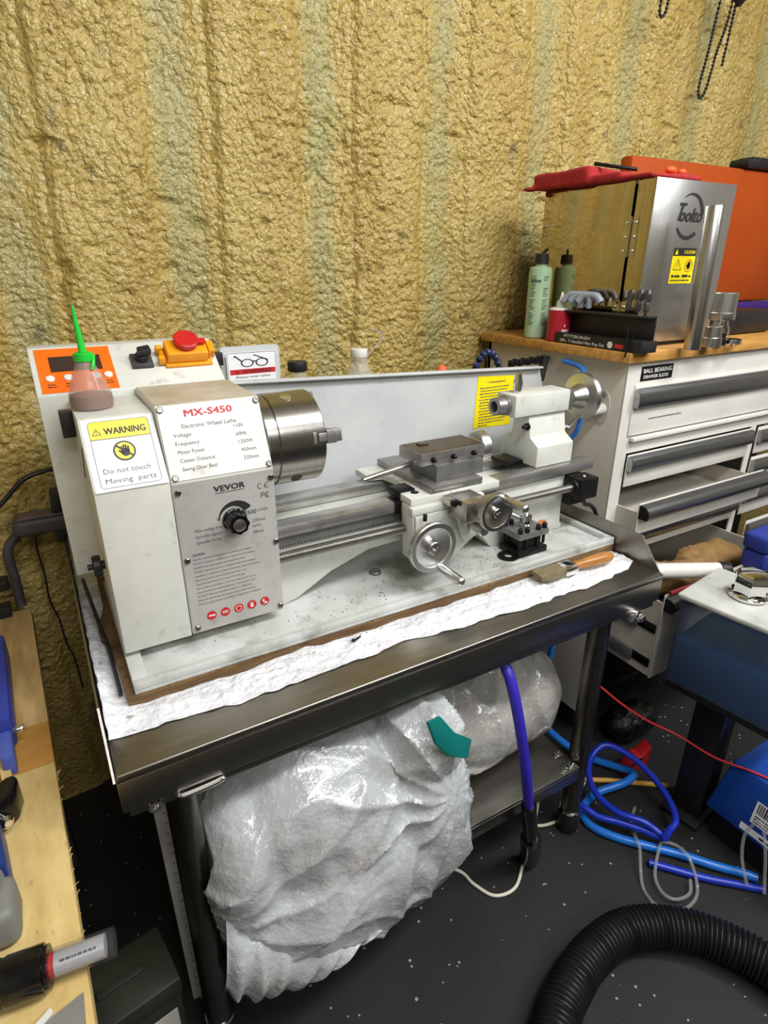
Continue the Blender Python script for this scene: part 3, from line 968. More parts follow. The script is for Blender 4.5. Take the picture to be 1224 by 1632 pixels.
part('knob_cap', MB().rev((kn[0], kn[1] - 0.0226, kn[2]), (0, -1, 0), [(0, 0.0085), (0.0008, 0.0085), (0.0012, 0.0075), (0.0012, 0)], 28), steel, sk)

# ---- control box behind the headstock
cb = part('control_box', MB().yz([(0.355, 0.692), (0.355, 0.963), (0.43, 1.017), (0.47, 1.017), (0.47, 0.692)], 0.006, 0.261, 0.0018), paint, LA)
F = Flat((0.006, 0.355, 0.963), (1, 0, 0), (0, 0.075, 0.054))
mb = MB(); F.slab(mb, 0.0075, 0.0035, 0.1045, 0.0885, 0.0002, 0.0008)
dp = part('display_panel', mb, label_o, LA, 'orange digital display panel')
mb = MB(); F.slab(mb, 0.0235, 0.0425, 0.0895, 0.0715, 0.0009, 0.0016); part('display_window', mb, lcd, dp)
for u in (0.0205, 0.043, 0.0795, 0.0945):
    part('push_button', MB().rev(F.p(u, 0.030, 0.0009), F.N, [(0, 0.0058), (0.0016, 0.0055), (0.0024, 0.0042), (0.0024, 0)], 20), white_p, dp)
mb = MB()
for u, a, b in ((0.0205, 'UNIT', 'ZERO'), (0.043, 'SET', 'MODE'), (0.0795, 'REV', 'SET'), (0.0945, 'RUN', 'SPEED')):
    F.bars(mb, u - 0.0045, u + 0.0045, 0.0180, 0.0018, 0.0012, int(u * 9999)); F.bars(mb, u - 0.0055, u + 0.0055, 0.0135, 0.0018, 0.0012, int(u * 999))
part('lettering', mb, ink, dp)
mb = MB(); F.slab(mb, 0.1290, 0.0365, 0.1590, 0.0640, 0.0002, 0.006, 0.0015)
sw = part('selector_switch', mb, dkgrey, LA, 'dark rotary selector switch')
mb = MB(); mb.rev(F.p(0.1445, 0.0515, 0.0062), F.N, [(0, 0.0095), (0.007, 0.009), (0.008, 0)], 20)
mb.prism([F.p(0.137, 0.0455, 0.0135), F.p(0.158, 0.0500, 0.0135), F.p(0.156, 0.0620, 0.0135), F.p(0.139, 0.0585, 0.0135)], Vector(F.N * 0.010), 0.0015)
part('switch_knob', mb, black, sw)
mb = MB(); F.slab(mb, 0.1760, 0.033, 0.2450, 0.0720, 0.0002, 0.005, 0.0012)
es = part('emergency_switch', mb, yel_p, LA, 'amber hinged emergency stop switch')
mb = MB(); F.slab(mb, 0.1780, 0.0370, 0.2390, 0.0700, 0.0052, 0.0230, 0.003); part('switch_lid', mb, yel_p, es)
mb = MB()
mb.cyl(F.p(0.1735, 0.040, 0.007), F.p(0.1735, 0.068, 0.007), 0.0045, n=14, b=0.001)
for v in (0.042, 0.064): F.slab(mb, 0.166, v - 0.004, 0.1755, v + 0.004, 0.003, 0.016, 0.0012)
part('hinge', mb, yel_p, es)
mb = MB(); F.slab(mb, 0.2405, 0.043, 0.2445, 0.066, 0.006, 0.021, 0.001); F.slab(mb, 0.2445, 0.043, 0.2500, 0.066, 0.016, 0.0205, 0.001)
F.slab(mb, 0.2455, 0.043, 0.2495, 0.047, 0.006, 0.0155, 0.0005); F.slab(mb, 0.2455, 0.062, 0.2495, 0.066, 0.006, 0.0155, 0.0005)
part('latch', mb, yel_p, es)
mb = MB().rev(F.p(0.209, 0.058, 0.0232), F.N, [(0, 0.0165), (0.009, 0.0185), (0.010, 0.0185), (0.0115, 0.0165), (0.0105, 0.0100), (0.0120, 0)], 30)
part('stop_button', mb, red_p, es, 'red mushroom stop button')
mb = MB(); F.slab(mb, 0.2255, 0.052, 0.2380, 0.062, 0.0265, 0.0305, 0.001); part('button_tab', mb, red_p, es)
part('cable_clip', MB().box(0.2615, 0.283, 0.436, 0.452, 0.972, 0.993, 0.0015), black, LA, 'dark clip beside the amber switch')

# ---- chuck guard sign
F = Flat((0.285, 0.458, 0.935), (1, 0, 0), (0, 0, 1))
mb = MB(); mb.prism([F.p(u, v, -0.004) for u, v in F.rr(0, 0, 0.105, 0.062, 0.006)], (0, 0.010, 0), 0)
gd = part('chuck_guard', mb, paint_cool, LA, 'raised white chuck guard with a safety glasses sign')
mb = MB(); F.slab(mb, 0.0075, 0.001, 0.096, 0.0545, 0.0042, 0.0046); pl_ = part('sign_plate', mb, label_w, gd)
mb = MB(); F.rect(mb, 0.012, 0.0170, 0.0925, 0.0255, 0.0049); part('red_band', mb, ink_r, gd)
mb = MB(); F.frame(mb, 0.009, 0.002, 0.0945, 0.053, 0.002, 0.0006, 0.0049)
for cx in (0.043, 0.069): F.arc(mb, cx, 0.0355, 0.0072, 0.0092, 0, 360, 0.0049, 22, sx=1.25, sy=0.75)
F.line(mb, (0.0535, 0.038), (0.0585, 0.038), 0.0018, 0.0049)
F.line(mb, (0.033, 0.039), (0.022, 0.0480), 0.0022, 0.0049); F.line(mb, (0.022, 0.048), (0.0205, 0.0455), 0.0022, 0.0049)
F.line(mb, (0.080, 0.039), (0.055, 0.0485), 0.0016, 0.0049)
F.text(mb, 'WARNING', 0.033, 0.0185, 0.0058, 0.052, 0.0051, 0.02); F.tri(mb, 0.024, 0.0200, 0.0032, 0.0008, 0.0051)
F.text(mb, 'Always wear safety', 0.020, 0.0105, 0.0042, 0.064, 0.0049); F.text(mb, 'glasses', 0.020, 0.0040, 0.0042, None, 0.0049)
part('lettering', mb, ink, gd)

# ---- chuck
part('spindle_flange', MB().rev((0.2632, AY, AZ), (1, 0, 0), [(0, 0.060), (0.0055, 0.060), (0.0055, 0)], 48), steel_dk, LA)
ch = part('chuck', MB().rev((0.269, AY, AZ), (1, 0, 0), [(0, 0), (0, 0.0645), (0.001, 0.066), (0.015, 0.066), (0.0156, 0.0652), (0.0168, 0.0652), (0.0174, 0.068), (0.0845, 0.068), (0.086, 0.0665), (0.086, 0.022), (0.07, 0.022), (0.07, 0)], 96), steel_turn, LA, 'large three jaw steel chuck')
for a in (72, -48, -168):
    an = math.radians(a); d = V(0, -math.cos(an), math.sin(an))
    p = V(0.314, AY, AZ) + d * 0.0672
    part('key_socket', MB().rev(p, d, [(0, 0.0062), (0, 0.0085), (0.0014, 0.0085), (0.0016, 0.0075), (0.0012, 0.0062), (0, 0.0062)], 20).rev(p + d * 0.0009, d, [(0, 0), (0, 0.006), (0.0001, 0)], 16), chrome if a == 72 else blk_ox, ch)
for a in (10, 130, 250):
    an = math.radians(a); d = V(0, -math.cos(an), math.sin(an)); q = np.cross(V(1, 0, 0), d)
    R = Matrix((V(1, 0, 0), d, q)).transposed()
    j = MB(); c0 = V(0, AY, AZ)
    j.rbox(tuple(c0 + V(0.3625, 0, 0) + d * 0.050), (0.014, 0.040, 0.020), R, 0.0008)
    j.rbox(tuple(c0 + V(0.3745, 0, 0) + d * 0.056), (0.011, 0.022, 0.018), R, 0.0008)
    j.rbox(tuple(c0 + V(0.3495, 0, 0) + d * 0.0660), (0.0125, 0.006, 0.012), R, 0.0006)
    j.rbox(tuple(c0 + V(0.3375, 0, 0) + d * 0.0672), (0.005, 0.003, 0.017), R, 0.0005)
    part('jaw', j, steel_dk, ch)

# ---- splash guard behind the ways
sg = part('splash_guard', MB().prism([(0.262, 0.389, 0.738), (0.937, 0.389, 0.738), (0.962, 0.389, 0.874), (0.945, 0.389, 0.921), (0.262, 0.389, 0.950)], (0, 0.003, 0))
          .prism([(0.262, 0.389, 0.7385), (0.937, 0.389, 0.7385), (0.898, 0.345, 0.648), (0.262, 0.345, 0.648)], (0, 0.003, 0.0005)), paint_cool, LA)
part('top_lip', MB().prism([(0.262, 0.3775, 0.951), (0.262, 0.394, 0.951), (0.262, 0.394, 0.9550), (0.262, 0.3775, 0.9550)], (0.684, 0, -0.029), 0.001), paint_cool, sg)
part('end_flange', MB().prism([(0.9455, 0.391, 0.921), (0.9600, 0.391, 0.878), (0.9680, 0.435, 0.870), (0.9540, 0.435, 0.917)], (0.002, 0, 0)), paint_cool, sg)
F = Flat((0.774, 0.3888, 0.809), (1, 0, 0), (0, 0, 1))
mb = MB(); F.poly(mb, [(0.0, 0.002), (0.099, 0), (0.101, 0.104), (0.006, 0.109)], 0.0006)
yl = part('attention_label', mb, label_y, sg, 'yellow printed attention label')
mb = MB()
F.text(mb, '! Attention!', 0.032, 0.0925, 0.0052, 0.046, 0.0010, 0.01)
for i in range(13): F.bars(mb, 0.012 + (i % 2) * 0.002, 0.088 - (i * 7 % 5) * 0.002, 0.083 - i * 0.0060, 0.0022, 0.0010, i)
F.bars(mb, 0.012, 0.036, 0.0045, 0.0026, 0.0010, 44)
part('lettering', mb, ink2, yl)

# ---- carriage
sd = part('saddle', MB().xy([(0.481, 0.166), (0.66, 0.166), (0.66, 0.226), (0.62, 0.23), (0.62, 0.300), (0.65, 0.305), (0.65, 0.345), (0.476, 0.345), (0.476, 0.305), (0.505, 0.298), (0.512, 0.262), (0.505, 0.236), (0.481, 0.226)], 0.7742, 0.7865, 0.0015), paint, LA)
part('way_wiper', MB().box(0.472, 0.4805, 0.196, 0.226, 0.752, 0.7735, 0.001).box(0.478, 0.51, 0.198, 0.232, 0.7745, 0.790, 0.002), blk_ox, sd)
part('oil_hole', MB().cyl((0.503, 0.190, 0.7866), (0.503, 0.190, 0.7872), 0.0068, n=20), black, sd)
ap = part('apron', MB().xz([(0.479, 0.7738), (0.622, 0.7738), (0.624, 0.706), (0.610, 0.700), (0.553, 0.664), (0.498, 0.676), (0.482, 0.680)], 0.158, 0.192, 0.002)
          .box(0.477, 0.61, 0.155, 0.166, 0.762, 0.7739, 0.0015), paint, LA)
part('apron_web', MB().prism([(0.482, 0.157, 0.760), (0.548, 0.157, 0.762), (0.500, 0.157, 0.715), (0.484, 0.157, 0.712)], (0, -0.004, 0), 0.001)
     .prism([(0.556, 0.157, 0.757), (0.604, 0.157, 0.758), (0.617, 0.157, 0.710), (0.575, 0.157, 0.698)], (0, -0.012, 0), 0.004), paint, ap, 'raised facet')
part('engage_knob', MB().rev((0.582, 0.150, 0.734), (0, -1, 0), [(0, 0), (0, 0.015), (0.018, 0.014), (0.019, 0.0095), (0.044, 0.0105), (0.046, 0.0085), (0.046, 0)], 24), alu, ap)


def handwheel(name, c, axis, r, handle_off, hl, m, parent, lab, dish=0.012, hub=0.011):
    wh = part(name, MB().rev(c, axis, [(0, 0), (0, r * 0.45), (0.002, r * 0.94), (0.003, r), (0.0105, r), (0.012, r * 0.97), (0.012, r * 0.80), (0.0115 - dish * 0.2, r * 0.76), (0.0105 - dish * 0.6, hub * 1.2), (0.0105 - dish * 0.6, 0)], 64), m, parent, lab)
    part('hub', MB().rev(np.array(c) + unit(axis) * 0.0035, axis, [(0, hub), (0.010, hub), (0.011, hub * 0.9), (0.011, hub * 0.5), (0.006, hub * 0.45), (0.006, 0)], 32), steel, wh)
    p = np.array(c) + np.array(handle_off) + unit(axis) * 0.0122
    part('crank_handle', MB().rev(p, axis, [(0, 0), (0, 0.0052), (0.003, 0.0055), (0.008, 0.0070), (hl * 0.85, 0.0076), (hl * 0.96, 0.0068), (hl, 0.004), (hl, 0)], 20), alu, wh)
    return wh


handwheel('carriage_handwheel', (0.497, 0.133, 0.717), (0, -1, 0), 0.0425, (0.010, 0, -0.0335), 0.062, alu, LA, 'dished carriage handwheel')
part('handwheel_shaft', MB().cyl((0.497, 0.1335, 0.717), (0.497, 0.1575, 0.717), 0.012, n=20), alu, LA)
part('set_screw', MB().cyl((0.492, 0.142, 0.757), (0.492, 0.142, 0.768), 0.0035, n=10), blk_ox, LA)
cs = part('cross_slide', MB().box(0.521, 0.624, 0.168, 0.345, 0.7868, 0.7985, 0.001), steel_dk, LA)
part('cross_slide_bracket', MB().box(0.546, 0.592, 0.108, 0.160, 0.752, 0.786, 0.0015).box(0.534, 0.545, 0.135, 0.1575, 0.7740, 0.7862, 0.0012), steel, LA)
part('bracket_screw', MB().cyl((0.5395, 0.1345, 0.780), (0.5395, 0.128, 0.780), 0.0055, n=14, b=0.0008), blk_ox, LA)
part('feed_dial', MB().rev((0.585, 0.1075, 0.772), (0, -1, 0), [(0, 0), (0, 0.0225), (0.010, 0.0225), (0.0105, 0.02), (0.0105, 0)], 40), steel_dk, LA)
handwheel('cross_handwheel', (0.588, 0.096, 0.771), (0, -1, 0), 0.0315, (0.011, 0, 0.021), 0.050, steel, LA, 'small cross slide handwheel', 0.002, 0.0085)
cbk = part('compound_base', MB().box(0.542, 0.638, 0.186, 0.268, 0.7987, 0.8255, 0.001), iron, LA)
ts = part('compound_slide', MB().box(0.517, 0.647, 0.195, 0.262, 0.8257, 0.8462, 0.001), steel_dk, LA)
part('oily_top', MB().box(0.520, 0.644, 0.198, 0.259, 0.8463, 0.8467), oily, ts, 'oil stained top face')
part('stud_block', MB().box(0.542, 0.560, 0.236, 0.250, 0.8468, 0.8488, 0.001), oily, ts)
gs_me = local_mesh('gib_screw', MB().rev((0, 0, 0), (0, -1, 0), [(0, 0), (0, 0.003), (0.008, 0.003), (0.009, 0.002), (0.009, 0)], 12).rev((0, 0, 0), (0, -1, 0), [(0, 0), (0, 0.0048), (0.0032, 0.0048), (0.0032, 0)], 6), blk_ox)
for x in (0.540, 0.580, 0.622):
    part_at('gib_screw', gs_me, (x, 0.1945, 0.8345), ts)
part('lever_rod', MB().cyl((0.5165, 0.222, 0.824), (0.420, 0.212, 0.815), 0.0048, n=16, b=0.001), steel, LA, 'straight steel rod lever')
wh = part('compound_dial', MB().rev((0.6475, 0.235, 0.828), (1, 0, 0), [(0, 0), (0, 0.018), (0.010, 0.019), (0.010, 0.027), (0.013, 0.0285), (0.026, 0.0285), (0.029, 0.026), (0.029, 0)], 48), alu, LA)

# ---- tailstock
tb = part('tailstock_body', MB().yz([(0.215, 0.7725), (0.215, 0.812), (0.238, 0.826), (0.246, 0.868), (0.285, 0.868), (0.290, 0.826), (0.318, 0.812), (0.318, 0.7725)], 0.790, 0.882, 0.0018), paint, LA)
bl = part('tailstock_barrel', MB().box(0.748, 0.885, 0.238, 0.291, 0.867, 0.908, 0.004), paint, LA)
part('end_cap', MB().box(0.8852, 0.895, 0.239, 0.290, 0.868, 0.907, 0.002), steel_dk, bl)
part('quill', MB().rev((0.7475, AY, AZ + 0.001), (-1, 0, 0), [(0, 0.0185), (0.006, 0.0185), (0.007, 0.0165), (0.026, 0.0165), (0.027, 0.0155), (0.027, 0.010), (0.012, 0.008), (0.012, 0)], 32), steel_dk, bl, 'steel quill with a hollow taper')
part('quill_lock', MB().rev((0.774, AY, 0.9085), (0, 0, 1), [(0, 0), (0, 0.0085), (0.018, 0.0088), (0.027, 0.0065), (0.034, 0.0052), (0.035, 0.003), (0.035, 0)], 24), chrome, bl, 'polished quill lock knob')
part('clamp_bolt', MB().rev((0.7895, 0.245, 0.846), (-1, 0, 0), [(0, 0), (0, 0.007), (0.004, 0.007), (0.004, 0.0045), (0.012, 0.0042), (0.012, 0)], 12), blk_ox, tb)
part('shim_plate', MB().box(0.752, 0.7895, 0.250, 0.300, 0.7728, 0.780, 0.001), blk_ox, tb)
tw = part('tailstock_handwheel', MB().rev((0.9445, AY, 0.884), (1, 0, 0), [(-0.0495, 0), (-0.0495, 0.012), (-0.034, 0.012), (-0.033, 0.015), (-0.006, 0.025), (-0.004, 0.0445), (0.0045, 0.046), (0.0075, 0.0445), (0.0075, 0.03), (0.0005, 0.02), (0.0005, 0)], 64), alu, LA, 'conical tailstock handwheel')
part('clamp_lever', MB().tube([(0.8825, 0.25, 0.830), (0.895, 0.243, 0.832), (0.906, 0.238, 0.845), (0.914, 0.235, 0.858)], 0.0028, 8).cyl((0.8822, 0.25, 0.829), (0.893, 0.25, 0.829), 0.009, n=14), steel, tb)
part('rust_mark', MB().prism([(0.800, 0.2106, 0.660), (0.812, 0.2106, 0.664), (0.830, 0.2106, 0.660), (0.826, 0.2106, 0.655), (0.806, 0.2106, 0.652)], (0, -0.0003, 0)), mat('rust_stain', (196, 120, 60), 0.7), LA)

# ================================================================== THINGS ON AND AROUND THE LATHE
ob_ = thing('oil_bottle', 'squeeze oil bottle with green spout standing on the lathe cover', 'bottle', (0.0665, 0.288, 0.9552))
bx, by, bz = 0.0665, 0.288, 0.9552
S = 0.82
prof = [(0, 0), (0, 0.024), (0.002, 0.0262), (0.010, 0.0268), (0.020, 0.0255), (0.040, 0.0185), (0.052, 0.0125), (0.060, 0.0098), (0.062, 0)]
part('bottle_body', MB().rev((bx, by, bz), (0, 0, 1), [(t, r * 1.0) for t, r in prof], 40), bottle_wall, ob_)
part('oil', MB().rev((bx, by, bz + 0.0012), (0, 0, 1), [(0, 0), (0, 0.023), (0.002, 0.0250), (0.009, 0.0256), (0.0165, 0.0251), (0.0168, 0)], 40), oil_brown, ob_, 'dark brown oil')
cap = part('spout_cap', MB().rev((bx, by, bz + 0.0595), (0, 0, 1), [(0, 0), (0, 0.0118), (0.009, 0.0118), (0.010, 0.011), (0.010, 0)], 28), green_p, ob_)
part('nozzle', MB().rev((bx, by, bz + 0.0696), (-0.035, 0.02, 1), [(0, 0), (0, 0.0052), (0.008, 0.0042), (0.050, 0.0018), (0.056, 0.0014), (0.056, 0)], 16), green_p, cap)
part('cap_tether', MB().tube([(bx + 0.011, by - 0.004, bz + 0.066), (bx + 0.009, by - 0.0115, bz + 0.058), (bx + 0.006, by - 0.0145, bz + 0.050)], 0.0022, 8), green_p, cap)

jb = thing('jar', 'small bottle with black screw cap standing behind the splash guard', 'bottle', (0.44, 0.505, 0.6695))
part('bottle_body', MB().rev((0.44, 0.505, 0.8), (0, 0, 1), [(0, 0), (0, 0.022), (0.10, 0.022), (0.128, 0.016), (0.14, 0.015), (0.14, 0)], 28), clear_bottle, jb)
part('screw_cap', MB().cyl((0.44, 0.505, 0.9405), (0.44, 0.505, 0.9585), 0.0185, n=28, b=0.002), black, jb)
jb2 = thing('spray_bottle', 'clear plastic bottle with pale cap behind the middle of the splash guard', 'bottle', (0.587, 0.535, 0.6695))
part('bottle_body', MB().rev((0.587, 0.535, 0.76), (0, 0, 1), [(0, 0), (0, 0.036), (0.12, 0.036), (0.155, 0.03), (0.178, 0.0185), (0.192, 0.017), (0.192, 0)], 32), clear_bottle, jb2)
part('screw_cap', MB().cyl((0.587, 0.535, 0.9525), (0.587, 0.535, 0.9685), 0.0175, n=24, b=0.001), white_p, jb2)
part('dip_strap', MB().tube([(0.600, 0.535, 0.950), (0.625, 0.535, 0.970), (0.645, 0.535, 0.992), (0.625, 0.535, 1.002), (0.615, 0.535, 1.004)], 0.0022, 6), clear_tube, jb2)
single('storage_crate', MB().box(0.40, 0.66, 0.47, 0.585, 0.6175, 0.7595, 0.004), dkgrey, 'dark plastic crate hidden behind the splash guard carrying the clear bottle', 'crate')
single('spacer_block', MB().box(0.41, 0.475, 0.475, 0.535, 0.7598, 0.7998, 0.003), dkgrey, 'dark spacer block on the crate under the black capped bottle', 'block')

tp = thing('tool_post', 'black four way tool post lying loose in the chip tray', 'tool post', (0.735, 0.172, 0.634))
part('base_plate', MB().box(0.700, 0.770, 0.146, 0.199, 0.6345, 0.6465, 0.001), blk_ox, tp)
part('core', MB().box(0.711, 0.759, 0.153, 0.192, 0.6467, 0.6695, 0.001), blk_ox, tp)
part('top_plate', MB().box(0.700, 0.770, 0.146, 0.199, 0.6697, 0.681, 0.001), iron, tp)
bolt2 = local_mesh('clamp_bolt', MB().rev((0, 0, 0), (0, 0, 1), [(-0.03, 0), (-0.03, 0.003), (0, 0.003), (0, 0.0048), (0.0085, 0.0048), (0.0095, 0.004), (0.0095, 0.002), (0.006, 0.002), (0.006, 0)], 12), blk_ox)
for x, y in ((0.706, 0.152), (0.721, 0.151), (0.748, 0.151), (0.764, 0.152), (0.706, 0.193), (0.721, 0.194), (0.748, 0.194), (0.764, 0.193)):
    part_at('clamp_bolt', bolt2, (x, y, 0.6812), tp)
part('lock_cone', MB().rev((0.735, 0.172, 0.6812), (0, 0, 1), [(0, 0), (0, 0.010), (0.005, 0.010), (0.007, 0.0085), (0.016, 0.0088), (0.026, 0.0052), (0.028, 0.003), (0.028, 0)], 28), chrome, tp, 'bright conical clamping nut')
part('lever', MB().cyl((0.728, 0.180, 0.697), (0.692, 0.2035, 0.716), 0.0045, n=14, b=0.001), alu, tp, 'bright lever rod')
part('turning_washer', MB().rev((0.692, 0.163, 0.6346), (0, 0, 1), [(0, 0.008), (0, 0.019), (0.003, 0.019), (0.003, 0.008), (0, 0.008)], 28), blk_ox, tp)
single('round_slug', MB().rev((0.452, 0.230, 0.6342), (0, 0, 1), [(0, 0), (0, 0.0098), (0.0012, 0.0102), (0.0045, 0.0102), (0.0055, 0.0094), (0.0055, 0)], 24), iron, 'small round grey metal slug lying in the chip tray', 'slug')
chips = MB(); rc_ = random.Random(11)
for i in range(120):
    x = rc_.choice([rc_.gauss(0.42, 0.05), rc_.uniform(0.08, 0.88), rc_.gauss(0.63, 0.05)]); y = rc_.uniform(0.125, 0.205)
    if not 0.07 < x < 0.69: continue
    s_ = rc_.uniform(0.0004, 0.0012); a = rc_.uniform(0, 3.14)
    chips.rbox((x, y, 0.6348), (s_ * 2.2, s_, 0.001), Matrix.Rotation(a, 3, 'Z'))
o = single('metal_chips', chips, iron, 'dark metal chips scattered in the chip tray under the carriage', 'chips'); o['kind'] = 'stuff'

br = thing('paint_brush', 'flat brush with varnished wooden handle lying before the chip tray', 'brush', (0.775, 0.088, 0.618))
ax_ = unit((1, -0.09, 0.02))
pb = V(0.690, 0.0865, 0.6310)
R = Matrix((ax_, unit(np.cross((0, 0, 1), ax_)), unit(np.cross(ax_, np.cross((0, 0, 1), ax_))))).transposed()
bmx = MB()
for t, wd, hh in ((0, 0.015, 0.008), (0.02, 0.0165, 0.012), (0.052, 0.0135, 0.013)):
    q = pb + ax_ * t
    bmx.v += [tuple(q + R @ Vector((0, sy * wd, sz * hh / 2))) for sy, sz in ((-1, -1), (1, -1), (1, 1), (-1, 1))]
bmx.f = [(0, 1, 2, 3)] + [(k * 4 + i, k * 4 + (i + 1) % 4, (k + 1) * 4 + (i + 1) % 4, (k + 1) * 4 + i) for k in range(2) for i in range(4)] + [(8, 9, 10, 11)]
part('bristles', bmx, bristle, br)
part('ferrule', MB().rbox(tuple(pb + ax_ * 0.066), (0.028, 0.030, 0.0155), R, 0.003), chrome, br)
part('brush_handle', MB().rev(pb + ax_ * 0.0802, ax_, [(0, 0), (0, 0.0085), (0.010, 0.0078), (0.022, 0.0092), (0.040, 0.0105), (0.068, 0.0108), (0.082, 0.0098), (0.089, 0.006), (0.091, 0)], 24), handle_wood, br)

# ---- cords and power strip on the left wall
psx = thing('power_strip', 'grey metal power strip hanging on the foam wall left of the lathe', 'power strip', (-0.03, 0.60, 0.67))
part('strip_body', MB().box(-0.075, 0.10, 0.575, 0.625, 0.680, 0.712, 0.010, 4), dkgrey, psx)
part('socket_face', MB().box(-0.066, 0.10, 0.580, 0.618, 0.7121, 0.7150, 0.001), mat('socket_face_paint', (104, 92, 92), 0.4, 0.3, stain_shade=[(120, 0.64, 0.7, (190, 186, 180), 0.6)]), psx)
part('power_plug', MB().prism([(-0.012, 0.582, 0.7152), (0.014, 0.582, 0.7152), (0.014, 0.612, 0.7152), (-0.012, 0.612, 0.7152)], (0.003, 0, 0.040), 0.004), black, psx)
part('wall_bracket', MB().box(-0.015, 0.10, 0.590, 0.640, 0.655, 0.6795, 0.002), black, psx)
single('extension_cord', MB().tube([(-0.16, 0.60, 0.70), (-0.105, 0.598, 0.728), (-0.078, 0.600, 0.748), (-0.045, 0.603, 0.778), (-0.01, 0.607, 0.788), (0.03, 0.615, 0.787), (0.06, 0.62, 0.78)], 0.0042, 10), black, 'black power cord arching above the power strip', 'cord')
single('conduit', MB().tube([(-0.070, 0.612, 0.678), (-0.088, 0.610, 0.662), (-0.095, 0.606, 0.64), (-0.094, 0.602, 0.60), (-0.094, 0.598, 0.555), (-0.094, 0.595, 0.5425)], 0.0085, 12), dkgrey, 'dark grey conduit running down from the power strip to the bench', 'conduit')
single('thin_wire', MB().tube([(-0.045, 0.640, 0.680), (-0.050, 0.640, 0.63), (-0.048, 0.641, 0.575), (-0.050, 0.640, 0.52), (-0.042, 0.640, 0.47), (-0.040, 0.640, 0.42), (-0.032, 0.641, 0.37), (-0.030, 0.640, 0.30)], 0.0018, 6), black, 'thin black wire hanging down the foam wall left of the table', 'wire')
single('ground_wire', MB().tube([(0.012, 0.350, 0.688), (0.020, 0.30, 0.640), (0.0245, 0.24, 0.630), (0.0255, 0.17, 0.626), (0.0255, 0.128, 0.624)], 0.0028, 8), black, 'black lead running down from the lathe control box over the foil', 'wire')


# ================================================================== BAGS
def crease(co, seed, amp, dirv):
    t = co @ np.array(dirv)
    q = noise3(co, 9, seed) * 0.06
    return amp * (np.abs(np.sin((t + q) * 95 + noise3(co, 14, seed + 2) * 6)) ** 0.6 - 0.6)


def folds(co, p0, k, amp, seed):
    """creases fanning out from the gathered neck at p0"""
    d = co - np.array(p0)
    ang = np.arctan2(d[:, 2], d[:, 0] + 1e-6) + noise3(co, 7, seed) * 0.9
    r = np.sqrt((d ** 2).sum(1))
    return amp * (0.62 - np.abs(np.sin(ang * k + noise3(co, 12, seed + 3) * 2.5)) ** 0.6) * np.clip(r / 0.09, 0.25, 1.0)


def clamp_front(co):
    x, y, z = co[:, 0].copy(), co[:, 1].copy(), co[:, 2].copy()
    low = z < 0.2125
    y = np.where(low & (y > 0.010), 0.010, y)
    leg = (y > 0.018) & (y < 0.14); x = np.where(leg, np.maximum(x, 0.0885), x)
    front = (y <= 0.018) & (y > -0.01) & (x < 0.09); y = np.where(front & (z > 0.16), np.minimum(y, 0.0165), y)
    x = np.minimum(x, 0.497 - (y - 0.07) * 0.174)
    z = np.minimum(z, 0.544)
    return np.stack([x, y, z], 1)


def clamp_rear(co):
    co = co.copy(); co[:, 0] = np.maximum(co[:, 0], 0.502 - (co[:, 1] - 0.07) * 0.174)
    co[:, 1] = np.where(co[:, 0] > 0.77, np.maximum(co[:, 1], 0.066), co[:, 1]); co[:, 1] = np.maximum(co[:, 1], 0.035)
    return co


def bag_disp(co):
    return noise3(co, 8, 40) * 0.022 + folds(co, (0.43, -0.04, 0.40), 7.0, 0.011, 41) + folds(co, (0.05, 0.0, 0.30), 9.0, 0.006, 43) + np.abs(noise3(co, 22, 45)) * 0.012


fb = blob_mesh('front_bag', [((0.265, 0.10, 0.36), (0.19, 0.16, 0.15)), ((0.405, 0.02, 0.31), (0.088, 0.085, 0.165)), ((0.285, 0.005, 0.265), (0.185, 0.085, 0.115)),
                             ((0.41, 0.03, 0.455), (0.065, 0.07, 0.075)), ((0.14, 0.06, 0.33), (0.072, 0.10, 0.14))],
               0.0045, bag_disp, bag_front, 6, clamp=clamp_front)
FB = single('plastic_sack', fb, bag_front, 'bulging translucent white plastic sack slumped over the lower shelf front', 'sack', 'white sacks on the lower shelf', 60)
def skirt():
    top = spline([V(0.092, 0.000, 0.345), V(0.12, -0.005, 0.315), V(0.17, -0.020, 0.285), V(0.23, -0.025, 0.255), V(0.29, -0.025, 0.230), V(0.34, -0.02, 0.215)], 12)
    bot = spline([V(0.070, -0.030, 0.222), V(0.100, -0.036, 0.200), V(0.130, -0.036, 0.184), V(0.172, -0.036, 0.176), V(0.205, -0.040, 0.192), V(0.262, -0.030, 0.205)], 12)
    n, m = len(top), 16
    vs_, fs = [], []
    for side in (0, 1):
        for i in range(n):
            for k in range(m):
                t = k / (m - 1)
                p = top[i] * (1 - t) + bot[i] * t
                p = p + V(0, -0.034 * math.sin(math.pi * t * 0.9) * (0.35 + 0.65 * min(1, i / 14)) + 0.0055 * t * math.sin(i * 0.75 + 0.4 * math.sin(i * 0.3)) + side * 0.002, 0.004 * t * math.sin(i * 0.9))
                vs_.append(p)
    for side in (0, 1):
        o_ = side * n * m
        for i in range(n - 1):
            for k in range(m - 1):
                a = o_ + i * m + k
                fs.append((a, a + 1, a + m + 1, a + m))
    nm = n * m
    for i in range(n - 1):
        for k in (0, m - 1): fs.append((i * m + k, (i + 1) * m + k, nm + (i + 1) * m + k, nm + i * m + k))
    for k in range(m - 1):
        for i in (0, n - 1): fs.append((i * m + k, i * m + k + 1, nm + i * m + k + 1, nm + i * m + k))
    return MB().add(vs_, fs)


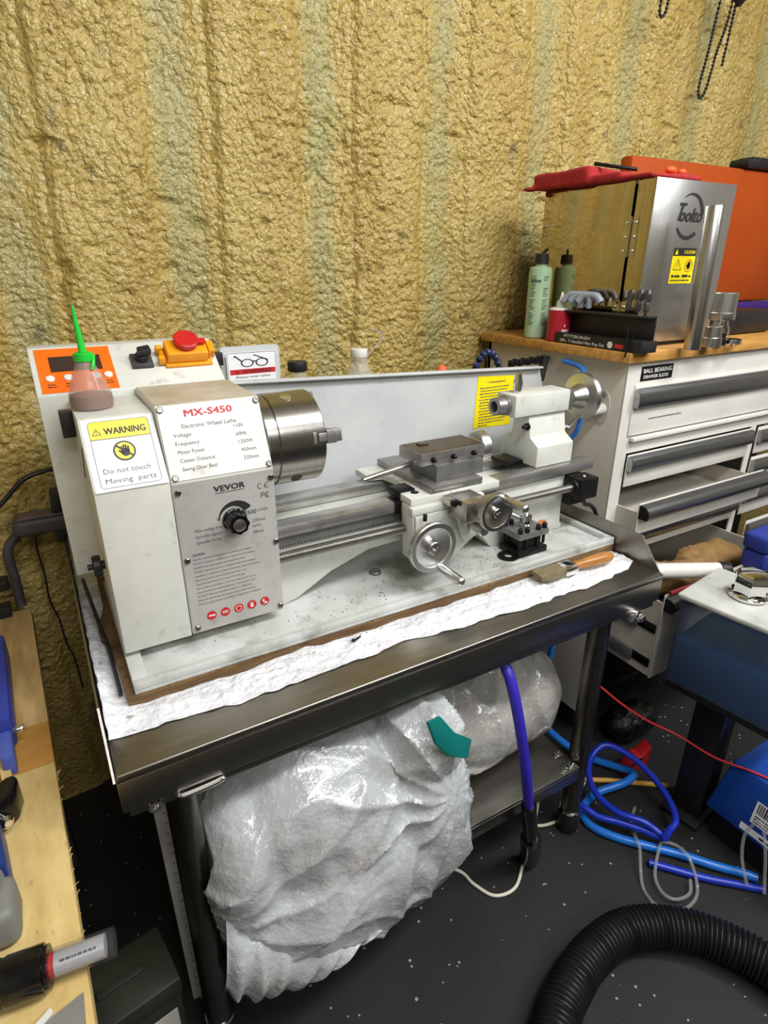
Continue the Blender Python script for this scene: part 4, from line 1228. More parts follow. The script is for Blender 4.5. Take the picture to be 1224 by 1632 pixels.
part('sack_skirt', skirt(), bag_front, FB, 'loose pleated flap of the sack', ang=60)
part('tie_tape', MB().prism([(0.378, -0.040, 0.552), (0.398, -0.040, 0.554), (0.420, -0.046, 0.520), (0.448, -0.050, 0.498), (0.442, -0.052, 0.468), (0.428, -0.056, 0.478), (0.405, -0.052, 0.490), (0.388, -0.046, 0.515)], (0.002, -0.004, 0.001), 0.001), mat('teal_film', (16, 112, 106), 0.35), FB, 'teal plastic tie tape')
part('printed_patch', MB().ell((0.0930, 0.004, 0.325), (0.005, 0.014, 0.055), 12, 10), mat('blue_print', (96, 150, 214), 0.4), FB, 'blue printed patch')
rb = blob_mesh('rear_bag', [((0.62, 0.20, 0.31), (0.20, 0.15, 0.105)), ((0.72, 0.17, 0.32), (0.105, 0.115, 0.11)), ((0.52, 0.2, 0.34), (0.12, 0.13, 0.12)), ((0.66, 0.17, 0.40), (0.10, 0.09, 0.085))],
               0.005, lambda co: noise3(co, 8, 50) * 0.022 + folds(co, (0.66, 0.12, 0.52), 9.0, 0.007, 51) + np.abs(noise3(co, 36, 55)) * 0.007, bag_rear, 6, 0.2045, clamp=clamp_rear)
single('plastic_sack', rb, bag_rear, 'greyish translucent sack lying behind on the shelf right end', 'sack', 'white sacks on the lower shelf', 60)

# blue tube hanging from the table, with its black handle
st = thing('grease_tube', 'violet blue tube hanging from the table front to a black end fitting', 'tube', (0.66, 0.0, 0.0))
part('tube_body', MB().tube([(0.585, 0.050, 0.5505), (0.578, 0.030, 0.530), (0.577, 0.008, 0.505), (0.583, -0.012, 0.44), (0.598, -0.022, 0.35), (0.612, -0.022, 0.28), (0.624, -0.018, 0.235)], 0.0092, 14), strap_blue, st)
part('end_fitting', MB().tube([(0.624, -0.018, 0.235), (0.640, -0.012, 0.175), (0.654, -0.006, 0.12)], 0.0135, 14, 4).tube([(0.654, -0.006, 0.12), (0.672, 0.006, 0.07), (0.684, 0.018, 0.022)], 0.02, 14, 4), blackgloss, st)

bd = thing('marking_board', 'narrow white board with tick marks leaning behind the left table leg', 'board', (0.052, 0.12, 0))
F = Flat((0.038, 0.115, 0.0), (1, 0, 0), (0.0, 0.02, 1))
mb = MB(); mb.prism([F.p(0.0, 0.0), F.p(0.042, 0.0), F.p(0.042, 0.540), F.p(-0.004, 0.540)], (0, 0.006, 0)); part('board_panel', mb, boardm, bd)
mb = MB()
for i in range(26): F.rect(mb, 0.008, 0.03 + i * 0.02, 0.012 + (0.006 if i % 5 == 0 else 0), 0.032 + i * 0.02, 0.0004)
part('tick_marks', mb, ink2, bd)

# ================================================================== TOOL CABINET
CB = thing('tool_cabinet', 'white metal tool cabinet with long steel drawer handles and wooden top', 'cabinet', (1.5, 0.43, 0))
CX0, CX1, CY0, CY1 = 1.01, 2.2, 0.215, 0.640
part('cabinet_body', MB().box(CX0, CX0 + 0.012, CY0 + 0.004, CY1, 0.10, 0.9495, 0.001), cab_side, CB, 'side panel')
part('back_panel', MB().box(CX0, CX1, CY1 - 0.012, CY1, 0.10, 0.949), cab_side, CB)
part('bottom_panel', MB().box(CX0 + 0.013, CX1, CY0 + 0.02, CY1 - 0.013, 0.10, 0.115), black, CB)
part('inner_shadow_panel', MB().box(CX0 + 0.014, CX1, CY0 + 0.33, CY0 + 0.335, 0.12, 0.94), black, CB, 'black sheet standing in for shade inside')  # black sheet added as shade behind the drawer gaps
part('face_frame', MB().box(CX0, CX0 + 0.033, CY0, CY0 + 0.003, 0.10, 0.9495).box(CX0 + 0.0331, CX1, CY0, CY0 + 0.003, 0.905, 0.9495)
     .box(CX0 + 0.0331, CX1, CY0, CY0 + 0.003, 0.762, 0.797).box(1.495, 1.516, CY0, CY0 + 0.003, 0.10, 0.7619), cab_paint, CB)
part('rail_ledge', MB().box(CX0 + 0.034, CX1, CY0 - 0.012, CY0 - 0.0005, 0.789, 0.797, 0.001), cab_paint, CB)
part('work_top', MB().box(0.993, CX1, CY0 - 0.012, CY1 + 0.01, 0.9505, 0.970, 0.0015), woodtop, CB, 'butcher block top')


def drawer(x0, x1, z0, z1, yf, hz, hh, lab=None, inside=False, deep=False, hx0=None, hx1=None):
    d = part('drawer', MB().box(x0, x1, yf, yf + 0.003, z0, z1, 0.0008), cab_paint, CB, lab)
    if inside:
        hb = max(0.02, z1 - z0 - 0.02)
        part('drawer_box', MB().box(x0, x0 + 0.004, yf + 0.0035, yf + 0.38, z0 + 0.004, z0 + hb).box(x1 - 0.004, x1, yf + 0.0035, yf + 0.38, z0 + 0.004, z0 + hb)
             .box(x0 + 0.0042, x1 - 0.0042, yf + 0.0035, yf + 0.30, z0 + 0.004, z0 + 0.008), cab_side, d)
    hx0 = x0 if hx0 is None else hx0; hx1 = x1 if hx1 is None else hx1
    k = 1.0 if deep else 0.55
    prof_ = [(yf - 0.001, hz + hh), (yf - 0.014 * k, hz + hh * 0.97), (yf - 0.022 * k, hz + hh * 0.74), (yf - 0.025 * k, hz + hh * 0.42), (yf - 0.022 * k, hz + hh * 0.12), (yf - 0.016 * k, hz), (yf - 0.012 * k, hz + 0.002), (yf - 0.012 * k, hz + hh * 0.6), (yf - 0.001, hz + hh * 0.72)]
    part('drawer_handle', MB().yz(prof_, hx0 + 0.003, hx1 - 0.003), handle_al, d, ang=60)
    for hx in (hx0, hx1 - 0.0032):
        part('handle_end', MB().yz([(yf - 0.0012, hz + hh), (yf - 0.014 * k, hz + hh * 0.97), (yf - 0.022 * k, hz + hh * 0.74), (yf - 0.0255 * k, hz + hh * 0.42), (yf - 0.022 * k, hz + hh * 0.1), (yf - 0.001, hz + 0.002)], hx, hx + 0.003), black if deep else handle_al, d)
    return d


d1 = drawer(1.036, 2.15, 0.800, 0.905, CY0 - 0.003, 0.858, 0.040, 'wide top drawer')
F = Flat((1.036, CY0 - 0.0031, 0.80), (1, 0, 0), (0, 0, 1))
mb = MB(); F.bars(mb, 0.055, 0.165, 0.030, 0.0026, 0.0006, 3)
part('lettering', mb, ink2, d1)
drawer(1.046, 1.490, 0.688, 0.758, CY0 - 0.004, 0.722, 0.034, 'second left drawer')
drawer(1.040, 1.490, 0.598, 0.668, CY0 - 0.055, 0.634, 0.032, 'third left drawer pulled open', True, True)
drawer(1.046, 1.490, 0.525, 0.592, CY0 - 0.006, 0.548, 0.030, 'fourth left drawer under the open one')
d5 = drawer(1.030, 1.490, 0.300, 0.506, 0.058, 0.468, 0.032, 'deep lower drawer pulled far out', True, True)
for z0, z1 in ((0.411, 0.431), (0.326, 0.346)):
    sl_ = part('drawer_slide', MB().box(1.0268, 1.0298, 0.0635, 0.21, z0, z1, 0.0005), blackgloss, d5, 'dark slide channel')
    part('slide_rail', MB().box(1.0215, 1.0266, 0.105, 0.212, z0 - 0.005, z1 + 0.004, 0.0008), iron, sl_)
for k, (z0, z1) in enumerate(((0.690, 0.757), (0.606, 0.680), (0.524, 0.598), (0.44, 0.515))):
    drawer(1.522, 2.15, z0, z1, CY0 - (0.004, 0.004, 0.004, 0.03)[k], z1 - 0.040, 0.033, ('upper', 'second', 'third', 'fourth')[k] + ' right drawer')
F = Flat((1.049, CY0 - 0.0002, 0.9108), (1, 0, 0), (0, 0, 1))
mb = MB(); F.slab(mb, 0, 0, 0.097, 0.0290, 0, 0.0008)
bg = part('badge', mb, blackgloss, CB, 'black drawer slides badge')
mb = MB(); F.text(mb, 'BALL BEARING', 0.006, 0.0155, 0.0085, 0.086, 0.0012, 0.012); F.text(mb, 'DRAWER SLIDES', 0.008, 0.0045, 0.0068, 0.076, 0.0012, 0.012)
part('lettering', mb, ink_w, bg)
ph = part('push_handle', MB().tube([(0.987, 0.262, 0.852), (0.984, 0.30, 0.852), (0.984, 0.52, 0.852), (0.987, 0.56, 0.852)], 0.0115, 16, 4).cyl((1.0098, 0.262, 0.852), (0.978, 0.262, 0.852), 0.0115, n=18).cyl((1.0098, 0.56, 0.852), (0.978, 0.56, 0.852), 0.0115, n=18), white_p, CB, 'white tubular push handle')
part('handle_flange', MB().xy([(0, 0), (1, 0), (1, 1)], 0, 1) if False else MB().prism([(1.0097, 0.262 + 0.017 * math.cos(a) , 0.855 + 0.034 * math.sin(a)) for a in [i * math.pi / 12 for i in range(24)]], (-0.003, 0, 0)), cab_side, ph)
part('flange_bolt', MB().cyl((1.0066, 0.262, 0.880), (1.001, 0.262, 0.880), 0.006, n=14, b=0.001), steel_dk, ph)
for cx_ in (1.06, 2.1):
    for cy_ in (0.27, 0.58):
        part('caster', MB().cyl((cx_ - 0.012, cy_, 0.0405), (cx_ + 0.012, cy_, 0.0405), 0.04, n=24, b=0.004).box(cx_ - 0.016, cx_ + 0.016, cy_ - 0.02, cy_ + 0.02, 0.082, 0.0998), rubber, CB)

# ---- on the cabinet
ZT = 0.9705
gb = thing('lubricant_bottle', 'tall pale green bottle with black cap beside the steel cover', 'bottle', (1.022, 0.492, ZT))
part('bottle_body', MB().rev((1.022, 0.492, ZT), (0, 0, 1), [(0, 0), (0, 0.022), (0.003, 0.025), (0.140, 0.0252), (0.149, 0.0235), (0.152, 0.012), (0.156, 0.012), (0.156, 0)], 36), green_b, gb)
gc = part('flip_cap', MB().rev((1.022, 0.492, ZT + 0.1562), (0, 0, 1), [(0, 0), (0, 0.015), (0.018, 0.0145), (0.021, 0.012), (0.021, 0)], 24), black, gb)
part('cap_tip', MB().cyl((1.022, 0.492, ZT + 0.1773), (1.030, 0.484, ZT + 0.187), 0.003, n=8), black, gc)
mb = MB()
# print wraps round the bottle as short curved strips
for i in range(26):
    z_ = ZT + 0.13 - i * 0.0040
    for a0, a1 in (((-60 + (i % 3) * 3), (-28 - (i % 4) * 4)), ((8), (38 - (i % 3) * 6))):
        if (a0 > 0 and 2 < i < 6) or i in (11, 18): continue
        n_ = 6
        p_ = []
        for k in range(n_ + 1):
            a = math.radians(a0 + (a1 - a0) * k / n_)
            dx, dy = -math.sin(math.radians(32) - a) * 0, 0
            ang = math.radians(238) + a
            for zz in (z_, z_ + 0.0014):
                p_.append((1.022 + 0.02545 * math.cos(ang), 0.492 + 0.02545 * math.sin(ang), zz))
        mb.add(p_, [(2 * k, 2 * k + 2, 2 * k + 3, 2 * k + 1) for k in range(n_)])
vs_, fs_ = text_geo('lube', 0.03)
a_ = np.array(vs_)
mb.add([(1.022 + 0.0255 * math.cos(math.radians(178) + x / a_[:, 0].max() * 0.95), 0.492 + 0.0255 * math.sin(math.radians(178) + x / a_[:, 0].max() * 0.95), ZT + 0.119 + y * 0.011) for x, y, _ in vs_], fs_)
part('lettering', mb, mat('dark_green_ink', (56, 66, 56), 0.5), gb)
rb_ = thing('glue_bottle', 'small red bottle with white nozzle before the green bottle', 'bottle', (1.0235, 0.422, ZT))
rbd = part('bottle_body', MB().rev((1.0235, 0.422, ZT), (0, 0, 1), [(0, 0), (0, 0.0235), (0.002, 0.0255), (0.064, 0.0245), (0.0645, 0)], 36), red_b, rb_)
part('bottle_shoulder', MB().rev((1.0235, 0.422, ZT + 0.0647), (0, 0, 1), [(0, 0), (0, 0.0245), (0.004, 0.022), (0.006, 0.012), (0.006, 0)], 36), white_p, rb_)
part('nozzle', MB().rev((1.0235, 0.422, ZT + 0.0708), (0, 0, 1), [(0, 0), (0, 0.0105), (0.012, 0.010), (0.013, 0.0055), (0.030, 0.002), (0.030, 0)], 20), white_p, rb_)
mb = MB()
for k, (a0, a1, z0, z1) in enumerate(((238, 262, 0.018, 0.0255), (265, 272, 0.018, 0.0255), (248, 254, 0.031, 0.036))):
    p_ = []
    for q in range(5):
        a = math.radians(a0 + (a1 - a0) * q / 4)
        p_ += [(1.0235 + 0.0260 * math.cos(a), 0.422 + 0.0260 * math.sin(a), ZT + zz) for zz in (z0, z1)]
    mb.add(p_, [(2 * q, 2 * q + 2, 2 * q + 3, 2 * q + 1) for q in range(4)])
part('label_print', mb, ink_w, rb_)

# stainless cover
SX0, SX1, SY0, SY1, SZ1 = 1.056, 1.300, 0.252, 0.535, 1.273
ec = thing('machine_enclosure', 'brushed stainless steel machine cover with curved logo and yellow caution sticker', 'machine cover', ((SX0 + SX1) / 2, (SY0 + SY1) / 2, ZT))
part('front_panel', MB().box(SX0, SX1, SY0, SY0 + 0.0025, ZT + 0.008, SZ1, 0.0006), enc_front, ec)
part('side_panel', MB().box(SX0, SX0 + 0.0025, SY0 + 0.0026, SY0 + 0.040, ZT + 0.008, SZ1, 0.0005), enc_side, ec)
part('side_door', MB().box(SX0, SX0 + 0.0025, SY0 + 0.047, SY1, ZT + 0.008, SZ1, 0.0005), enc_side, ec, 'mirror polished hinged side door')
part('top_panel', MB().box(SX0 + 0.003, SX1, SY0 + 0.003, SY1, SZ1 - 0.003, SZ1 - 0.0004), enc_side, ec)
part('far_panel', MB().box(SX1 - 0.0025, SX1, SY0 + 0.003, SY1, ZT + 0.008, SZ1 - 0.0035), enc_front, ec)
part('base_rail', MB().box(SX0 + 0.004, SX1 - 0.004, SY0 + 0.006, SY1 - 0.004, ZT, ZT + 0.0078), black, ec)
part('dark_inside', MB().box(SX0 + 0.012, SX0 + 0.014, SY0 + 0.01, SY1 - 0.01, ZT + 0.01, SZ1 - 0.006), black, ec)
for zc in (1.175, 1.022):
    hg = part('hinge', MB().cyl((SX0 - 0.0012, SY0 + 0.0435, zc - 0.036), (SX0 - 0.0012, SY0 + 0.0435, zc + 0.036), 0.003, n=12).box(SX0 - 0.0008, SX0 - 0.0001, SY0 + 0.028, SY0 + 0.060, zc - 0.035, zc + 0.035), enc_side, ec)
    for k in range(3):
        for yy in (0.0335, 0.0545):
            part('rivet', MB().ell((SX0 - 0.0012, SY0 + yy, zc - 0.025 + k * 0.025), (0.0022, 0.0035, 0.0035), 12, 8), chrome, hg)
for yy in (0.528, 0.500):
    part('door_rivet', MB().ell((SX0 - 0.0008, yy, 1.205), (0.002, 0.003, 0.003), 10, 8), chrome, ec)
F = Flat((SX0, SY0 - 0.0002, ZT), (1, 0, 0), (0, 0, 1))
mb = MB()
LX, LZ = 0.109, 0.236
F.text(mb, 'T', LX - 0.040, LZ - 0.002, 0.030, 0.018, 0.0006, 0.03, 'L', 0.3)
F.text(mb, 'oolto', LX - 0.030, LZ - 0.004, 0.024, 0.068, 0.0006, 0.03, 'L', 0.25)
F.arc(mb, LX, LZ + 0.006, 0.037, 0.0385, 125, 5, 0.0006, 24, 0.0335, 0.043)
F.arc(mb, LX, LZ + 0.006, 0.0355, 0.040, 215, 312, 0.0006, 24, 0.0350, 0.0435)
part('lettering', mb, ink, ec)
mb = MB(); F.slab(mb, 0.079, 0.1200, 0.1500, 0.1855, 0.0001, 0.0006); cs_ = part('caution_sticker', mb, label_y, ec)
mb = MB(); F.rect(mb, 0.079, 0.1710, 0.1500, 0.1855, 0.0009); F.tri(mb, 0.098, 0.1530, 0.0125, 0.0010, 0.0009)
F.bars(mb, 0.084, 0.112, 0.1315, 0.0048, 0.0009, 1); F.bars(mb, 0.117, 0.146, 0.1315, 0.0048, 0.0009, 2); F.bars(mb, 0.083, 0.146, 0.1245, 0.0028, 0.0009, 3)
F.hand(mb, 0.1330, 0.1530, 0.0150, 0.0010)
part('lettering', mb, ink, cs_)
mb = MB(); F.arc(mb, 0.1330, 0.1530, 0.0105, 0.0118, 0, 360, 0.0010, 24); part('prohibition_ring', mb, ink_r, cs_)
mb = MB(); F.text(mb, 'CAUTION', 0.112, 0.1750, 0.0060, 0.034, 0.0012, 0.02); F.poly(mb, [(0.084, 0.1735), (0.094, 0.1735), (0.089, 0.1835)], 0.0012); part('lettering', mb, label_y, cs_)

# red towel on the cover
tw_ = blob_mesh('towel', [], 0.004, lambda co: noise3(co, 26, 60) * 0.005, redcloth_m, 3, 1.2733,
                boxes=[(1.040, 1.135, 0.405, 0.562, 1.2735, 1.307), (1.046, 1.160, 0.33, 0.44, 1.2735, 1.289), (1.046, 1.195, 0.258, 0.37, 1.2735, 1.283), (1.030, 1.06, 0.555, 0.585, 1.274, 1.284)])
single('red_towel', tw_, redcloth_m, 'folded red shop towel lying on top of the steel cover', 'towel', ang=60)
single('scriber_rod', MB().cyl((1.062, 0.412, 1.3125), (1.115, 0.348, 1.2985), 0.0035, n=10, b=0.001), blk_ox, 'short dark rod lying across the red towel', 'rod')
og = thing('ear_plugs', 'bright orange ear plugs lying on the towel end over the logo', 'ear plugs', (1.142, 0.29, 1.286))
part('plug', MB().ell((1.137, 0.288, 1.2925), (0.014, 0.008, 0.0065), 14, 10), mat('neon_orange', (255, 96, 40), 0.5), og)
part('plug', MB().ell((1.165, 0.284, 1.2905), (0.010, 0.007, 0.0055), 14, 10), MATS['neon_orange'], og)

# hex key stand
hs = thing('hex_key_stand', 'black bent stand of hex keys with white lettering before the steel cover', 'tool stand', (1.02, 0.295, ZT))
part('stand_base', MB().box(0.9985, 1.044, 0.186, 0.408, ZT, ZT + 0.0215, 0.0015), black, hs)
part('stand_back', MB().box(1.036, 1.0395, 0.192, 0.402, ZT + 0.0217, ZT + 0.066, 0.001).box(1.012, 1.0355, 0.192, 0.402, ZT + 0.062, ZT + 0.066, 0.001), black, hs)
F = Flat((0.9984, 0.408, ZT), (0, -1, 0), (0, 0, 1), (-1, 0, 0))
mb = MB(); F.text(mb, 'PITTSBURGH', 0.028, 0.0135, 0.0056, 0.070, 0.0005, 0.02); F.text(mb, '18Pc. T-Handled Hex Key Set', 0.018, 0.0035, 0.0066, 0.118, 0.0005, 0.01); F.disk(mb, 0.150, 0.0095, 0.0066, 0.0005, 18)
part('lettering', mb, ink_w, hs)
mb = MB(); F.rect(mb, 0.162, 0.005, 0.182, 0.0125, 0.0005); part('red_tab', mb, ink_r, hs)
hk = thing('hex_keys', 'three grey handled T hex keys standing in the far end of the black stand', 'hex keys', (1.025, 0.35, ZT + 0.022))
for i, (yy, xx) in enumerate(((0.385, 1.024), (0.366, 1.024), (0.345, 1.023))):
    zt = ZT + 0.094
    part('t_handle', MB().tube([(xx - 0.008, yy + 0.024, zt - 0.010), (xx - 0.003, yy + 0.014, zt + 0.001), (xx, yy, zt + 0.003), (xx + 0.002, yy - 0.016, zt + 0.001), (xx + 0.004, yy - 0.026, zt - 0.010)], 0.0075, 12)
         .cyl((xx, yy, zt), (xx, yy, zt - 0.022), 0.0075, 0.0055, 14), mat('handle_grey', (150, 158, 172), 0.4) if i == 0 else MATS['handle_grey'], hk)
    part('shaft', MB().cyl((xx, yy, zt - 0.0222), (xx, yy, ZT + 0.0685), 0.0028, n=6), blk_ox, hk)
sk_ = thing('small_drivers', 'cluster of clear handled small hex drivers in the near stand end', 'drivers', (1.022, 0.22, ZT + 0.06))
for i, (yy, xx, tilt) in enumerate(((0.246, 1.020, 0.006), (0.226, 1.023, 0.002), (0.206, 1.021, -0.004))):
    part('driver_handle', MB().rev((xx, yy, ZT + 0.072), (0.05, -tilt * 12, 1), [(0, 0), (0, 0.003), (0.004, 0.006), (0.014, 0.0055), (0.018, 0.004), (0.024, 0.0078), (0.034, 0.0078), (0.040, 0.004), (0.040, 0)], 14), see_through('smoke_plastic', (60, 60, 62), 0.15, 0.7) if i == 0 else bpy.data.materials['smoke_plastic'], sk_)
    part('shaft', MB().cyl((xx, yy, ZT + 0.0715), (xx, yy, ZT + 0.0665), 0.002, n=6), blk_ox, sk_)
for i, (a, b, lab) in enumerate((((0.9945, 0.218, ZT + 0.044), (0.9925, 0.213, ZT + 0.001), 'thin hex rod leaning on the stand front, left of the pair'), ((0.9945, 0.196, ZT + 0.058), (0.9895, 0.213, ZT - 0.008), 'thin hex rod leaning on the stand front, right of the pair'))):
    single('hex_rod', MB().cyl(a, b, 0.0016, n=6), blk_ox, lab, 'rod')
single('steel_bar', MB().cyl((1.141, 0.178, ZT), (1.138, 0.184, ZT + 0.254), 0.0155, n=32, b=0.0015), steel, 'tall polished round steel bar standing on the wooden cabinet top', 'bar')
single('stepped_bushing', MB().rev((1.216, 0.188, ZT), (0, 0, 1), [(0, 0), (0, 0.0195), (0.018, 0.0195), (0.0195, 0.0165), (0.039, 0.0155), (0.040, 0.0145), (0.040, 0)], 36), steel, 'short stepped steel bushing standing between the bar and the socket', 'bushing')
so = thing('socket_adapter', 'tall chrome socket standing on a ball shaped adapter on the cabinet', 'socket', (1.263, 0.205, ZT))
part('adapter_base', MB().rev((1.263, 0.205, ZT), (0, 0, 1), [(0, 0), (0, 0.0175), (0.012, 0.0175), (0.013, 0.015), (0.013, 0)], 28), blk_ox, so)
part('adapter_ball', MB().rev((1.263, 0.205, ZT + 0.0132), (0, 0, 1), [(0, 0), (0, 0.015), (0.008, 0.0195), (0.018, 0.0195), (0.030, 0.0145), (0.036, 0.0145), (0.036, 0)], 32), chrome, so)
part('socket_sleeve', MB().rev((1.263, 0.205, ZT + 0.0494), (0, 0, 1), [(0, 0), (0, 0.0235), (0.002, 0.0245), (0.014, 0.0245), (0.015, 0.0235), (0.052, 0.0225), (0.053, 0.0215), (0.053, 0.016), (0.02, 0.016), (0.02, 0)], 36), alu, so)
single('bearing_ring', MB().rev((1.302, 0.196, ZT), (0, 0, 1), [(0, 0.010), (0, 0.0175), (0.001, 0.0185), (0.009, 0.0185), (0.010, 0.0175), (0.010, 0.010), (0, 0.010)], 28), chrome, 'flat chrome ring lying on the cabinet right of the socket', 'ring')

# orange case
oc = thing('tool_case', 'large orange plastic tool case open against the foam wall', 'case', (1.66, 0.55, ZT))
part('case_lid', MB().box(1.335, 2.15, 0.548, 0.585, 1.022, 1.366, 0.008), org_case, oc, 'orange lid')
part('foam_liner', MB().box(1.34, 2.15, 0.500, 0.5475, 1.000, 1.0215, 0.003), purple_foam, oc, 'purple foam liner')
part('case_tray', MB().box(1.335, 2.15, 0.40, 0.585, ZT, 0.9995, 0.004).box(1.345, 2.15, 0.47, 0.585, 1.0, 1.0 + 0.0001, 0), black, oc, 'black lower tray')
part('latch', MB().box(1.80, 2.1, 0.535, 0.590, 1.3665, 1.395, 0.008).cyl((1.79, 0.535, 1.378), (1.79, 0.59, 1.378), 0.012, n=14, b=0.002), black, oc, 'black latch bar')
single('black_pouch', MB().box(1.345, 1.62, 0.29, 0.395, ZT, 1.024, 0.01), black, 'black pouch lying before the orange case behind the sockets', 'pouch')

# in the open drawer
gl = blob_mesh('gloves', [((1.16, 0.155, 0.470), (0.10, 0.05, 0.035)), ((1.26, 0.150, 0.475), (0.11, 0.045, 0.038), 12, 'Z'), ((1.36, 0.15, 0.462), (0.07, 0.05, 0.03))], 0.006,
               lambda co: noise3(co, 20, 70) * 0.04 + folds(co, (1.22, 0.15, 0.44), 8.0, 0.009, 73) + noise3(co, 45, 72) * 0.014, glove_m, 4, 0.372)
single('leather_gloves', gl, glove_m, 'crumpled tan leather gloves lying in the open lower drawer', 'gloves', ang=60)
single('box_of_rags', MB().box(1.05, 1.45, 0.10, 0.205, 0.3085, 0.425, 0.006), dkgrey, 'dark box in the open lower drawer under the gloves', 'box')
wt = thing('plastic_pipe', 'white plastic pipe lying across the open lower drawer front', 'pipe', (1.10, 0.08, 0.507))
part('pipe_body', MB().cyl((0.985, 0.164, 0.5245), (1.190, 0.052, 0.5245), 0.0165, n=28), white_p, wt)
part('pipe_cap', MB().cyl((1.1905, 0.0517, 0.5245), (1.2100, 0.0410, 0.5245), 0.0180, n=20, b=0.002), black, wt, 'black pipe end')
single('red_cable', MB().tube([(1.034, 0.052, 0.5125), (1.08, 0.052, 0.5125), (1.125, 0.046, 0.5125), (1.16, 0.024, 0.515), (1.20, 0.012, 0.520), (1.26, -0.02, 0.50)], 0.004, 8), mat('maroon_cable', (132, 34, 44), 0.5), 'dark red cable lying below the white pipe on the open drawer', 'cable')
bc = thing('drill_case', 'blue plastic case resting on the open drawer right of the pipe', 'case', (1.36, 0.1, 0.5065))
part('case_body', MB().box(1.292, 1.48, 0.014, 0.066, 0.5068, 0.548, 0.006, 3), blue_case, bc)
part('case_lid', MB().box(1.288, 1.484, 0.011, 0.069, 0.5485, 0.588, 0.009, 3), blue_case, bc)
part('case_clip', MB().box(1.32, 1.35, 0.0085, 0.0132, 0.518, 0.546, 0.002), blue_case, bc)

# ================================================================== COOLANT TANK AND STAND
RZ = Matrix.Rotation(math.radians(8), 3, 'Z')
TC = Vector((1.088, -0.091, 0))


def tk(x, y, z): return TC + RZ @ Vector((x, y, 0)) + Vector((0, 0, z))


tkk = thing('coolant_tank', 'clear plastic tank of blue liquid with white lid and chrome cap', 'tank', tuple(tk(0, 0, 0.345)))


def tbox(mb, x0, x1, y0, y1, z0, z1, b=0.0, seg=2):
    return mb.rbox(tuple(tk((x0 + x1) / 2, (y0 + y1) / 2, (z0 + z1) / 2)), (x1 - x0, y1 - y0, z1 - z0), RZ, b, seg)


TX, TY = 0.080, 0.110
tb_ = MB()
tbox(tb_, -TX, TX, -TY, TY, 0.3455, 0.5375, 0.010, 3)
part('tank_body', tb_, clear_wall, tkk)
part('blue_liquid', tbox(MB(), -TX + 0.003, TX - 0.003, -TY + 0.003, TY - 0.003, 0.349, 0.452, 0.008, 2), coolant, tkk)
part('tank_lid', tbox(MB(), -TX - 0.005, TX + 0.005, -TY - 0.005, TY + 0.005, 0.538, 0.5495, 0.004, 3), mat('lid_white', (206, 206, 198), 0.45, var=(14, (170, 170, 162), 0.9), stain_shade=[(34, 0.6, 0.72, (110, 106, 98), 0.6)]), tkk)
cc = tk(0.004, 0.026, 0.5498)
cp = part('chrome_cap', MB().rev(tuple(cc), (0, 0, 1), [(0, 0), (0, 0.032), (0.003, 0.0345), (0.007, 0.0345), (0.010, 0.031), (0.013, 0.030)], 40)
          .rev(tuple(cc + Vector((0, 0, 0.013))), (0, 0, 1), [(0, 0.030), (0.010, 0.0295), (0.016, 0.031), (0.032, 0.0295), (0.038, 0.024), (0.040, 0.0)], 6), chrome, tkk)
sd_ = thing('tank_stand', 'black metal pedestal stand under the coolant tank', 'stand', tuple(tk(0, 0, 0)))
part('stand_plate', tbox(MB(), -TX + 0.005, TX - 0.005, -TY + 0.005, TY - 0.005, 0.335, 0.3450, 0.002), black, sd_)
part('column', tbox(MB(), -0.020, 0.050, -0.0, 0.06, 0.0125, 0.3345, 0.003), black, sd_)
part('stand_foot', tbox(MB(), -0.045, 0.075, -0.01, 0.070, 0.0, 0.012, 0.002), black, sd_)
bx_ = thing('blue_crate', 'blue enamelled metal box with barcode labels low at right', 'box', (1.19, -0.26, 0))
part('box_base', MB().box(1.075, 1.36, -0.335, -0.115, 0, 0.078, 0.004), black, bx_)
bb_ = part('box_body', MB().prism([(1.052, -0.105, 0.0785), (1.052, -0.34, 0.0785), (1.075, -0.34, 0.205), (1.075, -0.125, 0.205)], (0.32, 0, 0), 0.006), blue_box, bx_)
F = Flat((1.052, -0.105, 0.0785), (0, -1, 0), (0.023, 0, 0.1265), (-1, 0, 0.18))
mb = MB(); F.slab(mb, 0.085, 0.036, 0.228, 0.085, 0.0004, 0.0008)
lb = part('shipping_label', mb, label_w, bx_, 'white barcode label')
mb = MB(); F.slab(mb, 0.072, 0.010, 0.228, 0.024, 0.0004, 0.0008)
l2 = part('address_strip', mb, label_w, bx_, 'narrow white printed strip')
mb = MB(); F.bars(mb, 0.110, 0.200, 0.0145, 0.005, 0.0012, 8); part('strip_print', mb, ink, l2)
mb = MB(); rt = random.Random(9); u = 0.090
while u < 0.15:
    wd = rt.choice((0.0012, 0.002, 0.003)); F.rect(mb, u, 0.060, u + wd, 0.083, 0.0012); u += wd + rt.choice((0.0012, 0.002))
part('barcode', mb, ink, lb); mb = MB()
for i in range(3): F.bars(mb, 0.090, 0.148, 0.052 - i * 0.006, 0.0028, 0.0012, i)
part('label_print', mb, ink, lb)
cl = thing('clamp', 'red metal clamp foot standing in the shadow under the tank', 'clamp', (1.07, 0.10, 0))
part('clamp_foot', MB().prism([(1.035, 0.075, 0.0), (1.115, 0.065, 0.0), (1.115, 0.065, 0.062), (1.085, 0.068, 0.040), (1.07, 0.07, 0.045)], (0.01, 0.03, 0), 0.003), red_clamp, cl)
part('clamp_pin', MB().cyl((1.052, 0.068, 0.030), (1.082, 0.064, 0.042), 0.0022, n=8), chrome, cl)
